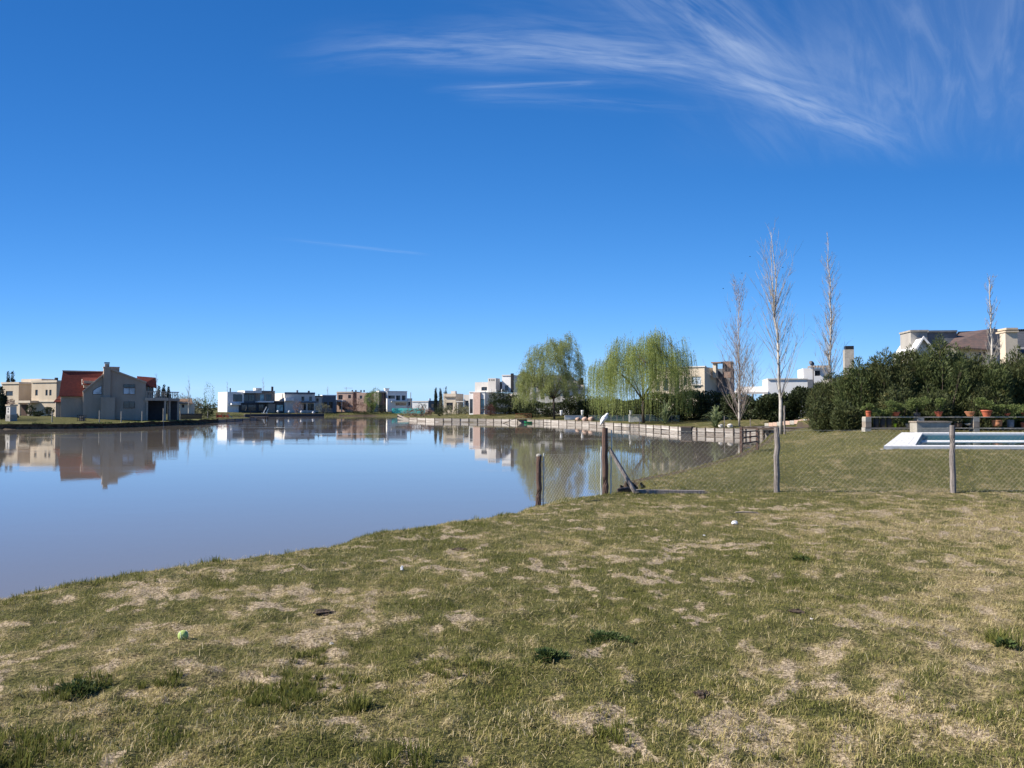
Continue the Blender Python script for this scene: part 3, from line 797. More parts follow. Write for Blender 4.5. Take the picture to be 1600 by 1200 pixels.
# 4 white modern house
h = House('white_modern_house', 'white modern house with glass upper storey and flat projecting roofs on far shore', 390, 326, 38)
h.box('wall', 355, 381, 612.4, None, 0, 9, 'white', [(364, 378.6, 616, 627.6)], back=('l', 340.6))
h.box('wall', 381.2, 399, 613.6, None, .5, 8, 'slate', [(381.8, 388, 616.4, 627), (389, 397.5, 616.4, 627)])
h.box('roof_slab', 382.5, 409.2, 610.4, 614, -1.8, 9, 'white')
h.box('penthouse', 399.5, 409, 606.2, 610.2, 1.5, 4, 'offwhite', back=('l', 395.4))
h.box('wall', 399.2, 429.4, 612.2, None, 1.2, 8, 'stone', [(406.6, 412.4, 616, 626.4, 'paleglass'), (416, 424.4, 616, 626)])
h.box('roof_slab', 409.6, 429.8, 610.6, 612, .6, 9, 'slate')
h.box('canopy', 362, 376.4, 630, 632.6, -2.2, 2.1, 'white'); h.box('canopy', 403.2, 428.4, 626.4, 628.8, -3.0, 3.9, 'white')
h.box('lower_wall', 374, 402.5, 629.2, None, -.6, 1.0, 'darkgrey', [(377.5, 386, 632.5, 642), (388, 400, 632.5, 642)])
h.box('lower_wall', 402.7, 418.4, 630, None, -.4, 1.4, 'darkgrey', [(404.5, 412, 632, 642), (413, 417.6, 632, 642)])
h.box('stone_pier', 419, 430, 630.8, None, -2.4, 3.4, 'stone')
h.box('wing', 430.4, 460.4, 627.4, None, -1.6, 8, 'darkgrey', [(432, 442.4, 632.4, 642.6, 'paleglass'), (444.6, 457.8, 632.4, 642.6, 'blueglass')])
h.box('fascia', 430, 461, 626.4, 628, -2, 8.6, 'slate')
h.box('chimney', 424.6, 427.2, 604, 612, 3, .8, 'darkgrey'); h.box('flue', 359.4, 360.8, 606.4, 612.6, 3, .5, 'black')

# 5 cream and slate house
h = House('cream_slate_house', 'long grey fronted house with cream side wall and terrace on far shore', 470, 336, 30)
h.box('wall', 445, 492, 614.2, None, 0, 9, 'offwhite', [(471, 475.6, 619.6, 626.4), (483, 487.4, 619.6, 626.4), (473, 491, 631, 641)], back=('l', 429.5))
h.box('parapet', 444.8, 492.4, 613, 616, -.15, .14, 'slate')
h.box('white_box', 446, 459, 622, 626.2, -2, 1.9, 'white')
h.box('terrace_slab', 470, 498, 627, 629.4, -2.4, 2.38, 'slate')
for x in (479, 491): h.box('column', x, x + 1.3, 629.6, None, -2.2, .35, 'offwhite')
h.box('tank', 463.6, 466, 609.6, 613.4, 3, .8, 'slate'); h.box('tank', 481.6, 484, 610.6, 613.6, 3, .8, 'black')

h = House('dark_flat_house', 'low dark slate house with black chimney between the grey and pink houses', 510, 345, 20)
h.box('wall', 504, 525, 618, None, 0, 8, 'slate', [(506, 511, 628, 638), (514, 520, 628, 638)]); h.box('wall', 491, 503.6, 620, None, 1, 6, 'offwhite', [(494, 498, 622.5, 627)])
h.box('roof_slab', 490.4, 503.8, 618.4, 620, .6, 7, 'black'); h.box('chimney', 497.6, 499, 615.6, 620, -.4, .5, 'black')
h.box('cornice', 503.6, 525.6, 617, 618.4, -.3, 8.6, 'white')

h = House('pink_brick_house', 'pale pink brick house with recessed balcony and white portico on far shore', 548, 354, -12)
h.box('wall', 526, 551, 613, None, 0, 8, 'pinkbrick', [(528.6, 535.4, 617, 624.4), (544, 548.4, 617, 622.4), (530, 546, 630, 640)])
h.box('wall', 551.4, 557, 612.6, None, 1.4, 6, 'brick'); h.box('wall', 557.2, 572.6, 613.4, None, 0, 8, 'pinkbrick', [(562, 566, 618, 623)], back=('r', 579))
h.box('cornice', 525.6, 551.4, 611.8, 613.4, -.25, 8.5, 'cream2')
h.box('portico_roof', 516.6, 535.4, 624.8, 627.4, -3, 2.9, 'white')
for x in (518, 524.4, 533): h.box('column', x, x + 1.4, 627.6, None, -2.8, .4, 'offwhite')
for x in (549.4, 555, 563, 567.8): h.box('chimney_pot', x, x + 1.5, 609.4, 612.6, 2.5, .5, 'black')
ant = h.box('antenna_mast', 540.6, 541, 604.6, 612.4, 2, .1, 'greywood'); h.box('antenna_arm', 537.6, 551, 606.2, 606.6, 2, .1, 'greywood', parent=ant)

h = House('brown_wall_house', 'brown and tan house half hidden by the fresh green tree on far shore', 588, 362, -5)
h.box('wall', 577, 600, 613, None, 0, 8, 'brick', [(582, 586, 619, 624)]); h.box('wall', 584, 592, 612, None, -.5, .48, 'cream2')

h = House('white_cube_house', 'white cube house with shaded blue front behind teal netting on far shore', 620, 362, 24)
h.box('wall', 605, 636, 612.4, None, 0, 8, 'white', [(606.6, 617, 618, 623), (619, 625.4, 618, 625.4), (628, 633.6, 618, 625.4), (618, 634.6, 629.4, 633.6)], back=('l', 600.2))
h.box('parapet', 604.6, 636.4, 611, 612.6, -.15, .6, 'offwhite'); h.box('chimney', 602, 608, 607.6, 612, 2, 2, 'white'); h.box('chimney_cap', 601.4, 608.8, 606.6, 607.6, 1.8, 2.4, 'offwhite')
h.box('roof_slab', 592, 601.6, 610.4, 612.8, 1, 5, 'white'); h.box('wing', 636.2, 644, 622.4, None, .8, 6, 'offwhite', [(638, 642, 628, 634)])
h.box('balcony_slab', 612, 640, 626.4, 628, -1.6, 1.58, 'offwhite')
o = MB().tube([(0, 0, -.3), (0, 0, 9)], .16, 6).build('light_pole', 'greywood', None, loc=ground_px(641.8, 352)); tag(o, 'grey pole standing right of the white cube house', 'pole')

h = House('low_white_house', 'low bright white garden building right of teal netting', 656, 350, -16)
h.box('wall', 644, 669, 627.6, None, 0, 7, 'white'); h.box('coping', 643.6, 669.4, 626.4, 628, -.2, 7.4, 'offwhite')
h = House('low_grey_house', 'low grey house with white cube chimney below the conifers', 680, 350, 10)
h.box('wall', 669.6, 692, 626, None, 0, 7, 'slate', [(674, 679, 631, 637), (683, 688, 631, 637)]); h.box('chimney', 670.4, 673.4, 622.4, 626, 2, 1.2, 'white')

h = House('beige_box_house', 'small beige box house with dark garage opening on the right bank', 708, 242, -16)
h.box('wall', 692.6, 712, 615, None, 0, 9, 'cream2', [(697.6, 707.6, 629, 641)], back=('r', 724))
h.box('ledge', 694, 711.6, 619.4, 620.8, -.4, .39, 'stone'); h.box('chimney', 704.6, 711.4, 611, 615, 2, 1.4, 'offwhite')
h.box('wing', 724.4, 735, 616.6, None, 2, 6, 'offwhite', [(727, 732, 626, 640)]); h.box('porch_post', 714.4, 715.6, 628, None, -1.4, .3, 'offwhite'); h.box('porch_beam', 712.4, 724, 626.6, 628, -1.6, 1.5, 'offwhite')

h = House('pink_pillar_house', 'white modern house with pink stone pillar and long grey side wall', 748, 214, -22)
h.box('wall', 733, 757.6, 613, None, 0, 8, 'white', [(734, 738.8, 623.6, 646), (750.4, 757, 623.6, 646, 'paleglass')], back=('r', 822))
h.box('pillar', 739.4, 750, 613.2, None, -.5, .49, 'pink'); h.box('parapet', 732.6, 758, 611.8, 613, -.2, .6, 'white')
h.box('upper_block', 742, 775, 597, 612.8, 3.2, 6, 'offwhite', [(752.2, 761, 604.6, 612)]); tw = h.box('tower', 762.4, 774.8, 591, 612.8, 2.6, 3, 'offwhite')
for x in (764.4, 768, 771): h.box('slot', x, x + 1.1, 592.4, 595.2, 2.55, .04, 'black', parent=tw)
h.box('upper_block', 776, 783.6, 596.4, 612.8, 6, 5, 'slate')
h.box('upper_block', 784.4, 798, 587, 612.8, 5.5, 6, 'white', [(789, 794.4, 602, 611)]); h.box('parapet', 784, 798.4, 585.6, 587.2, 5.3, 6.4, 'offwhite')
h.box('flue', 798, 801.6, 583.4, 612.8, 5, .6, 'black')
for x in (766, 774, 783): h.box('railing_post', x, x + 1.2, 608, 613, 1.6, .2, 'white')
h = House('tan_gable_house', 'pale house with tan gabled roof rising left of the feathery willow', 818, 228, -12)
h.poly('gable_wall', [(802, None), (802, 590), (817.5, 582), (833, 590), (833, None)], 0, 9, 'offwhite'); h.pwin(810, 817, 601, 612, 0)
h.slope('roof', [(801, 591.4, -.6), (801, 591.4, 9), (817.5, 580.4, 9), (817.5, 580.4, -.6)], 'tanroof', .25); h.slope('roof', [(817.5, 580.4, -.6), (817.5, 580.4, 9), (834, 591.4, 9), (834, 591.4, -.6)], 'tanroof', .25)

h = House('slate_roof_house', 'house with dark slate roof and black water tank behind the feathery willow', 870, 202, -8)
h.box('wall', 838, 912, 603, None, 0, 10, 'offwhite', [(845, 851, 612, 624), (858, 866, 612, 624), (880, 890, 612, 622)])
h.slope('roof', [(834, 604.4, -.8), (908, 604.4, -.8), (892, 586, 5), (848, 586, 5)], 'slateroof'); h.slope('roof', [(848, 586, 5.02), (892, 586, 5.02), (908, 603, 10.6), (834, 603, 10.6)], 'slateroof')
h.box('chimney', 896, 904, 595, 606, 1, 1.2, 'cream2')
o = h.rect(904, 911.4, 590, 601, 1)
MB().lathe([(0, 0), ((o[1] - o[0]) / 2, 0), ((o[1] - o[0]) / 2, (o[3] - o[2]) * .85), ((o[1] - o[0]) / 2.6, o[3] - o[2]), (0, o[3] - o[2])], 14, ((o[0] + o[1]) / 2, 1.6, o[2])).build('water_tank', 'black', h.root, True)
h.box('tank_stand', 902, 912.6, 601.2, 612, .9, 1.6, 'cream2')

h = House('sand_house', 'sand coloured flat roofed house with white windows right of the weeping willow', 1060, 158, -33)
h.box('wall', 1017, 1101, 574.4, None, 0, 9, 'cream2', [(1024.6, 1030, 592, 611), (1037, 1044.4, 592, 611), (1056.4, 1061, 591, 603), (1068.4, 1072.6, 589.4, 602), (1081, 1095.6, 588.6, 600.4, 'blueglass'), (1085, 1095.4, 603, 607)], back=('r', 1141), frame='wframe')
h.box('coping', 1016.4, 1101.6, 573, 574.6, -.2, .9, 'offwhite'); h.box('pilaster', 1048, 1055, 574.8, None, -.6, .58, 'stone')
c3 = h.box('chimney', 1113.6, 1118.6, 568, 590, 3.4, 1.2, 'cream2'); h.box('chimney_cap', 1111, 1127, 565.4, 567.4, 3, 2.6, 'brick', parent=c3)
h.box('chimney', 1129, 1141.6, 564.6, 590, 4.5, 2, 'brick'); h.box('sill', 1080.4, 1096.4, 600.8, 602, -.25, .24, 'wframe')
h.box('rear_block', 1120, 1141, 576, None, 7.5, 3, 'slate')

h = House('low_white_modern_house', 'low white house with dark wall strip, carport roof and satellite dish', 1240, 126, -12)
h.box('wall', 1200, 1262, 592.6, None, 0, 8, 'white'); h.box('dark_strip', 1262.2, 1270.4, 593, None, -.15, 6, 'slate'); h.box('wall', 1270.6, 1296, 603, None, .6, 5, 'darkgrey')
h.box('upper_block', 1255, 1298, 575.4, 602.6, 3, 6, 'white', [(1273, 1281.6, 579, 587.4)]); h.box('coping', 1199.4, 1262.4, 591, 592.8, -.2, 8.3, 'offwhite')
h.slope('carport_roof', [(1147, 612.6, -1), (1200, 612.6, -1), (1199.6, 604, 5), (1153, 604, 5)], 'offwhite', .3)
for x in (1149, 1176): h.box('carport_post', x, x + 2, 613, None, -.6, .2, 'white')
u, z = h.loc(1267.4, 568.4, 3.2)
ds = MB().lathe([(.02, 0), (.25, .03), (.42, .1), (.5, .17)], 14); dm = ds.build('satellite_dish', 'slate', h.root, True); dm.location = (u, 3.2, z); dm.rotation_euler = (R(62), 0, R(25))
MB().tube([(u, 3.5, z - .7), (u, 3.4, z)], .04, 6).build('dish_mount', 'slate', h.root)
for i in range(7): h.box('pergola_beam', 1268 + i * 5, 1269.4 + i * 5, 570.6, 573.4, 1.2, 4, 'greywood')
for x in (1270, 1298): h.box('pergola_post', x, x + 1.6, 573.6, 603, 1.4, .15, 'greywood')

h = House('tall_chimney_house', 'pale chimney tower with black cowl rising behind the left end of conifer hedge', 1328, 92, -12)
h.box('chimney', 1320.4, 1335, 546, None, 0, 1.0, 'conc'); h.box('cowl', 1321.4, 1334.2, 540.4, 545.8, .05, .9, 'black'); h.box('wall', 1300, 1352, 592, None, 1.2, 6, 'offwhite', [(1308, 1316, 598, 610)])

h = House('hip_roofed_house', 'off-white house with slate hip roof and tan chimney above the conifer hedge', 1500, 84, -6)
h.box('wall', 1424, 1450, 518, None, 2, 3, 'halfshade'); h.box('coping', 1422.4, 1451, 515.4, 518, 1.8, 3.2, 'conc'); h.box('wall', 1450.4, 1496, 519, None, 2.6, 5, 'slate'); h.box('coping', 1451.2, 1496, 516, 519, 2.4, 5.2, 'slate')
h.poly('gable_wall', [(1428, None), (1428, 552), (1443.6, 528), (1460, 548), (1460, None)], 0, 6, 'white')
h.slope('roof', [(1424, 556, -.5), (1424, 556, 1.9), (1443.6, 525.6, 1.9), (1443.6, 525.6, -.5)], 'slateroof', .2); h.poly('bargeboard', [(1423, 557), (1443.4, 525), (1443.4, 529.5), (1426.5, 557)], -.66, .12, 'white'); h.poly('bargeboard', [(1443.6, 525), (1467, 553), (1464, 553), (1443.6, 529.5)], -.66, .12, 'white'); h.slope('roof', [(1443.6, 525.6, -.5), (1443.6, 525.6, 6), (1466, 552, 6), (1466, 552, -.5)], 'slateroof', .2)
h.box('wall', 1470, 1640, 543, None, .3, 8, 'offwhite', [(1494, 1502, 550, 566), (1530, 1540, 550, 566)])
h.slope('roof', [(1478, 541, -1), (1542, 545, -1), (1545, 514, 5), (1500, 520, 5)], 'sunlitroof'); h.slope('roof', [(1542, 545, -1), (1574, 548, 1), (1572, 516, 6), (1545, 512.4, 5)], 'slateroof')
h.slope('roof', [(1588, 550, -.5), (1640, 552, -.5), (1640, 516, 5), (1588, 518, 5)], 'slateroof')
h.slope('roof', [(1497, 518, 5.02), (1640, 512.4, 5.02), (1640, 545, 10), (1480, 545, 10)], 'slateroof')
c4 = h.box('chimney', 1572, 1591, 519, None, -2.2, 1.4, 'cream2', back=('l', 1564)); h.box('chimney_lip', 1571, 1592, 516.6, 519, -2.4, 2.0, 'cream', parent=c4); h.box('chimney_cap', 1572.4, 1590.6, 512, 515, -2.3, 1.8, 'cream', parent=c4)
h.box('chimney_vent', 1574, 1589, 515.2, 516.6, -2.1, 1.4, 'black', parent=c4)

# ------------------------------------------------------------------ retaining walls
def retaining_wall(name, label, pts, step, rows, top, bot, mats, post, y_first=0):
    root = thing(name, label, 'retaining wall', (pts[0][0], pts[0][1], 0))
    ox, oy = pts[0]
    pts = [np.array(p, float) for p in pts]
    for i in range(len(pts) - 1):
        a, b = pts[i], pts[i + 1]; L = np.linalg.norm(b - a); st = max(step, L / max(abs(b[0] / b[1] - a[0] / a[1]) * 1200 / 13, 1))
        n = max(1, round(L / st)); ang = math.atan2(b[1] - a[1], b[0] - a[0])
        nrm = np.array((-(b - a)[1], (b - a)[0])) / L            # towards the water
        for k in range(n):
            c = a + (b - a) * (k + .5) / n; rowh = (top - bot) / rows
            for r in range(rows):
                zc = bot + rowh * (r + .5); j = rnd.uniform(-.03, .03); m = rnd.choice(mats)
                piece('panel', root, m, (c[0] - ox + nrm[0] * (.06 + j), c[1] - oy + nrm[1] * (.06 + j), zc + rnd.uniform(-.03, .03)), (L / n - .05, .09, rowh - rnd.uniform(.02, .07)), (rnd.gauss(0, .03), rnd.gauss(0, .012), ang))
            p = a + (b - a) * k / n
            piece('post', root, post, (p[0] - ox + nrm[0] * .17, p[1] - oy + nrm[1] * .17, (top + bot) / 2 + .04), (.11, .11, top - bot + rnd.uniform(.0, .14)), (0, 0, ang))
    return root


wl = [(p[0], p[1]) for p in LAKE[15:28]]
retaining_wall('panel_retaining_wall', 'weathered pale panel retaining wall with dark posts along right lake bank', wl, 1.5, 2, .93, -.22, ['panel', 'panel', 'panel2', 'panel3'], 'timber')
vl = [(p[0], p[1]) for p in LAKE[36:39]]
retaining_wall('timber_retaining_wall', 'low dark timber retaining wall at the tip of the left bank', vl, 2.6, 2, .72, -.2, ['greywood', 'slate'], 'timber')

# ------------------------------------------------------------------ trees
def unit(n):
    v = NR.normal(size=(n, 3)); return v / np.linalg.norm(v, axis=1, keepdims=True)


def lump(D, k=9, amp=.28, freq=3.2):
    f = np.ones(len(D))
    for _ in range(k):
        v = unit(1)[0]; f += amp / math.sqrt(k) * np.cos(freq * NR.uniform(.6, 1.6) * (D @ v) + NR.uniform(0, 6.28)) * 1.4
    return f


def leafblob(mb, c, r, n, L, W, up=.35, shell=.5, amp=.28, zmin=None):
    D = unit(n); rad = (shell + (1 - shell) * NR.random(n)) ** .6 * lump(D, amp=amp)
    P = np.array(c) + D * rad[:, None] * np.array(r)
    d = D * .7 + unit(n) * .7 + np.array((0, 0, up))
    if zmin is not None:
        k = P[:, 2] > zmin; P, d = P[k], d[k]; n = len(P)
    return mb.leaves(P, d, L * NR.uniform(.6, 1.3, n), W * NR.uniform(.7, 1.2, n))


def branchy(mb, p, d, L, r0, r1, segs=4, bend=(0, 0, .25), wob=.12, n=4):
    pts = [Vector(p)]; d = Vector(d).normalized(); rs = [r0]
    for i in range(segs):
        d = (d + Vector(bend) / segs + Vector((rnd.gauss(0, wob), rnd.gauss(0, wob), rnd.gauss(0, wob)))).normalized()
        pts.append(pts[-1] + d * (L / segs)); rs.append(r0 + (r1 - r0) * (i + 1) / segs)
    mb.tube(pts, rs, n, cap=False); return pts, d


def poplar(name, label, px, Y, top_py, r0, nb, lo, spread, twigm='twig', lean=0.0, forks=(), dens=6, L0=.24, group=None, tr=.014):
    X, Y, Z = ground_px(px, Y); H = at(px, top_py, Y)[2] - Z
    root = thing(name, label, 'tree', (X, Y, Z - .1), group=group)
    tr_, tw = MB(), MB()
    pts = [Vector((0, 0, 0))]; n = 12
    for i in range(n):
        t = (i + 1) / n; pts.append(Vector((lean * H * t + rnd.gauss(0, .012) * H * t * .5, rnd.gauss(0, .006) * H, H * t)))
    rs = [r0 * (1 - i / n) ** 1.25 + .012 for i in range(n + 1)]
    tr_.tube(pts, rs, 8)
    def along(t):
        i = min(int(t * n), n - 1); return pts[i].lerp(pts[i + 1], t * n - i)
    leaders = [along]
    for ft, fa, fl in forks:            # secondary leaders
        d = Vector((math.cos(fa) * .22, math.sin(fa) * .22, 1)); q, _ = branchy(tr_, along(ft), d, H * fl, r0 * (1 - ft) * .8, .012, 7, (0, 0, .25), .05, 6)
        leaders.append(lambda t, q=q: q[min(int(t * 7), 6)].lerp(q[min(int(t * 7), 6) + 1], t * 7 - min(int(t * 7), 6)))
    for i in range(nb):
        ld = leaders[0] if rnd.random() < .65 or len(leaders) == 1 else rnd.choice(leaders[1:])
        t = lo + (1 - lo) * rnd.random() ** 1.5 * .97; a = rnd.uniform(0, 6.283); el = rnd.uniform(.9, 1.25)
        d = Vector((math.cos(a) * math.cos(el), math.sin(a) * math.cos(el), math.sin(el)))
        L = H * L0 * (1 - t * .75) * rnd.uniform(.5, 1.1) * spread
        q, dd = branchy(tw, ld(t), d, L, .009 + r0 * .15 * (1 - t), .005, 4, (0, 0, .35), .06, 4)
        for _ in range(dens):
            k = rnd.randint(1, 4); s_ = rnd.uniform(.15, .42) * L
            dd2 = Vector((dd.x + rnd.gauss(0, .5), dd.y + rnd.gauss(0, .5), dd.z + .2))
            branchy(tw, q[k], dd2, s_, tr, .005, 2, (0, 0, .3), .12, 3)
    tr_.build('trunk', 'palebark', root, True); tw.build('crown', twigm, root)
    return root


def willow(name, label, px, Y, top_py, halfw_px, nclump, per, mat, hang, trunk_r, weep=1.0, lowest=1.0, flat=.8, leaf=(.20, .05), cx_px=None, center=.52):
    X, Y, Z = ground_px(px, Y); H = at(px, top_py, Y)[2] - Z; Rw = halfw_px / 1200 * Y
    root = thing(name, label, 'tree', (X, Y, Z - .1)); tr_, lf = MB(), MB()
    ox = ((cx_px or px) - px) / 1200 * Y
    fork = H * .25
    tr_.tube([(0, 0, 0), (ox * .1, 0, fork * .5), (ox * .2, 0, fork)], [trunk_r, trunk_r * .8, trunk_r * .75], 8)
    tips = []
    cz = H * center
    for i in range(nclump):
        D = unit(1)[0]; D[2] = abs(D[2]) * .95 + .05 if weep > .5 else D[2] * .8 + .2; D /= np.linalg.norm(D)
        rad = NR.uniform(.55, 1.0) * (1 + NR.normal(0, .06))
        if weep > .5:
            q = math.sqrt(NR.random()); an_ = NR.uniform(0, 6.283); dome = (1 - q ** 3.2) ** .6 * (NR.uniform(.55, 1.0) if weep > .8 else NR.random() ** .55) + .12
            tips.append(np.array((ox + math.cos(an_) * q * Rw, math.sin(an_) * q * Rw * .85, cz + (H - cz) * min(dome, 1) * (1 + .12 * math.cos(an_)) * NR.uniform(.80, .98)))); continue
        tips.append(np.array((ox + D[0] * Rw * rad, D[1] * Rw * .9 * rad, cz + D[2] * (H - cz) * rad)))
    nl = 8; limbs = []
    for i in range(nl):
        a = 6.283 * i / nl + rnd.uniform(-.3, .3); e = rnd.uniform(.45, .8)
        end = Vector((ox + math.cos(a) * Rw * e, math.sin(a) * Rw * e, cz + (H - cz) * rnd.uniform(.15, .75)))
        s_ = Vector((ox * .2, 0, fork)); mid = s_.lerp(end, .5) + Vector((0, 0, H * .06))
        P = [s_, s_.lerp(mid, .5) + Vector((rnd.gauss(0, .15), rnd.gauss(0, .15), .1)), mid, mid.lerp(end, .5) + Vector((0, 0, .2)), end]
        tr_.tube(P, [trunk_r * .5, trunk_r * .36, trunk_r * .26, trunk_r * .17, .03], 6); limbs += P[1:]
    for t in tips:
        q = min(limbs, key=lambda p: (Vector(t) - p).length); m_ = q.lerp(Vector(t), .55) + Vector((0, 0, .25))
        tr_.tube([q, m_, t], [.035, .022, .008], 4, False)
    PP, DD = [], []
    for t in tips:
        for _ in range(per):
            o = t + NR.normal(0, 1, 3) * np.array((.30, .30, .34)) * (Rw / 6)
            L = NR.uniform(*hang) * (1 if NR.random() > .12 else 1.5); L = min(L, max(o[2] - lowest - NR.random() * .8, .3))
            n = int(L / .16) + 2; k = np.linspace(0, 1, n)
            out = np.array((o[0] - ox, o[1], 0)); out = out / (np.linalg.norm(out) + 1e-6)
            sway = NR.normal(0, .10, 2)
            arch = np.sin(np.minimum(k * 2.2, 1.0) * 1.57) * .35 * (1.4 - weep * .6)
            drop = k ** (1.15 if weep > .5 else 1.5) * L
            p = o + out * arch[:, None] * (1 if weep > .5 else 1.6)
            p[:, 0] += sway[0] * k * L * .5; p[:, 1] += sway[1] * k * L * .5; p[:, 2] -= drop * weep - (1 - weep) * .25 * np.sin(k * 3.1) * L
            d = np.tile(np.array((0, 0, -1.0)), (n, 1)) * weep + NR.normal(0, .38 + .6 * (1 - weep), (n, 3)); PP.append(p); DD.append(d)
    P = np.concatenate(PP); D = np.concatenate(DD)
    lf.leaves(P, D, leaf[0] * NR.uniform(.7, 1.3, len(P)), leaf[1] * NR.uniform(.7, 1.2, len(P)))
    tr_.build('trunk', 'bark', root, True); lf.build('crown', mat, root)
    return root


willow('weeping_willow', 'large weeping willow with yellow green hanging strands on right bank', 1005, 132, 518, 84, 125, 25, 'willow', (1.8, 8.0), .30, 1.0, 1.0, cx_px=1004, center=.36, leaf=(.20, .075))
willow('feathery_willow', 'tall feathery pale green willow leaning over the little jetty', 866, 176, 526, 55, 300, 19, 'willow2', (.9, 3.6), .30, .6, .5, cx_px=861, center=.16, leaf=(.20, .085))

poplar('bare_poplar', 'bushy bare poplar fanning out from its base behind the wall', 1155, 104, 442, .16, 130, .04, 1.15, 'redtwig', dens=8, L0=.36, tr=.016)
poplar('bare_poplar', 'tall pale bare poplar standing at the end of the wooden deck', 1220, 52, 360, .125, 85, .17, 1.0, 'twig', lean=-.03, forks=((.5, 3.3, .42),), dens=6, L0=.34, tr=.007)
poplar('bare_poplar', 'slim bare poplar rising behind the left end of conifer hedge', 1299, 66, 362, .15, 120, .2, .8, 'twig', lean=-.004, dens=7, L0=.26, tr=.009)
poplar('bare_poplar', 'bare poplar in front of the hip roofed house at right', 1552, 47, 428, .11, 80, .2, .8, 'twig', lean=-.006, dens=7, tr=.010)
for px, Y, top, lab in ((295, 225, 588, 'thin bare tree right of the red roofed house'), (411, 350, 589, 'thin bare tree behind the white modern house'), (355, 360, 597, 'thin bare tree above left end of white modern house'),
                        (512, 360, 601, 'faint bare tree above the dark slate house'), (244, 190, 582, 'bare treetop behind the right end of the red roofed house'), (1176, 150, 545, 'bare tree behind the bushy poplar')):
    poplar('bare_tree', lab, px, Y, top, .16, 36, .2, 1.0, 'twig', dens=5, group='distant bare trees', tr=.03)


def bush(name, label, px, Y, w_px, top_py, mat, n=2600, L=.22, W=.10, group=None, depth=1.0, cat='bush', up=.35, stems=True, amp=.28, zoff=0.0):
    X, Y, Z = ground_px(px, Y); Z += zoff; H = at(px, top_py, Y)[2] - Z; rx = w_px / 2400 * Y
    root = thing(name, label, cat, (X, Y, Z - .05), group=group); mb = MB()
    leafblob(mb, (0, 0, H * .5), (rx, rx * depth, H * .52), n, L, W, up, .45, amp, zmin=.02)
    if stems:
        st = MB()
        for _ in range(6):
            a = rnd.uniform(0, 6.28); st.tube([(0, 0, 0), (math.cos(a) * rx * .2, math.sin(a) * rx * .2, H * .3), (math.cos(a) * rx * .5, math.sin(a) * rx * .4, H * .7)], [.05, .035, .012], 5)
        st.build('trunk', 'bark', root)
    mb.build('crown', mat, root)
    return root


def cypress(name, label, px, Y, w_px, top_py, mat, n=9000, plumes=16, L=.17, W=.045, group=None, lean=.35):
    """dense upright conifer shrub made of many feathery plumes"""
    X, Y, Z = ground_px(px, Y); H = at(px, top_py, Y)[2] - Z; rx = w_px / 2400 * Y
    root = thing(name, label, 'conifer', (X, Y, Z - .05), group=group); mb, st = MB(), MB()
    per = n // plumes
    for i in range(plumes):
        a = NR.uniform(0, 6.283); q = math.sqrt(NR.random()) if i else 0
        bx, by = q * rx * .45 * math.cos(a), q * rx * .45 * math.sin(a); ex, ey = q * rx * .8 * math.cos(a), q * rx * .8 * math.sin(a)
        h = H * (1.0 - .30 * q ** 1.5) * NR.uniform(.86, 1.0) if i else H
        st.tube([(bx * .3, by * .3, 0), (bx, by, h * .35), (ex, ey, h * .93)], [.05, .035, .008], 4, False)
        t = NR.random(per) ** .9; pr = rx * .48 * (1 - t) ** .55 * (.4 + .6 * np.minimum(t * 6, 1)) + .05
        th = NR.uniform(0, 6.283, per); rr = np.sqrt(NR.random(per)) ** .6 * pr
        P = np.stack([bx + (ex - bx) * t + rr * np.cos(th), by + (ey - by) * t + rr * np.sin(th), .05 + t * h], 1)
        d = np.stack([np.cos(th) * .75, np.sin(th) * .62, np.full(per, .95)], 1) + NR.normal(0, lean, (per, 3))
        mb.leaves(P, d, L * NR.uniform(.6, 1.4, per), W * NR.uniform(.7, 1.3, per))
    st.build('trunk', 'bark', root); mb.build('crown', mat, root)
    return root


CY = [(1300, 49, 70, 584, 'cypress', 'rounded conifer at the left end of the hedge beside the pale poplar'), (1342, 46, 66, 560, 'cypress2', 'conifer with olive tips behind the terracotta pot pier'),
      (1385, 45.5, 66, 547, 'cypress', 'conifer behind the three black pots'), (1425, 46, 64, 541, 'cypress', 'conifer left of the white gable in the hedge'), (1470, 45, 76, 524, 'cypress2', 'tallest conifer in the middle of the hedge'),
      (1512, 45.5, 66, 543, 'cypress', 'conifer below the roof slope coloured as sunlit'), (1548, 44.5, 62, 556, 'cypress2', 'bright green conifer left of the tan chimney'), (1590, 45, 66, 543, 'cypress', 'conifer in front of the tan chimney'),
      (1632, 44.5, 76, 536, 'cypress', 'conifer cut by the right edge of the picture')]
for px, Y, wpx, top, mt, lab in CY: cypress('conifer_shrub', lab, px, Y, wpx * 1.35, top, mt, 20000, 34, .23, .042, group='conifers of the tall hedge')
for i, (px, top) in enumerate(((1322, 582), (1364, 560), (1405, 552), (1448, 540), (1492, 538), (1531, 556), (1570, 562), (1612, 548))):
    cypress('conifer_shrub', 'rear conifer of the hedge, ' + ['first', 'second', 'third', 'fourth', 'fifth', 'sixth', 'seventh', 'eighth'][i] + ' from the left', px, 48.5, 86, top, ('cypress', 'cypress2', 'cypress')[i % 3], 11000, 26, .24, .05, group='conifers of the tall hedge')
for px, Y, wpx, top, lab in ((1285, 46.5, 46, 622, 'low spreading conifer at the foot of the hedge on the lawn'), (1322, 44, 50, 628, 'low conifer between lawn and terracotta pot pier'), (1535, 43.5, 80, 600, 'dark low conifer behind the red bonsai bowl'), (1450, 43.6, 80, 600, 'dark low conifer behind the concrete spillway'), (1400, 43.6, 80, 602, 'dark low conifer behind the lime pot')):
    cypress('low_conifer', lab, px, Y, wpx, top, 'cypress', 7500, 18, .2, .045, group='low conifers of the tall hedge', lean=.6)

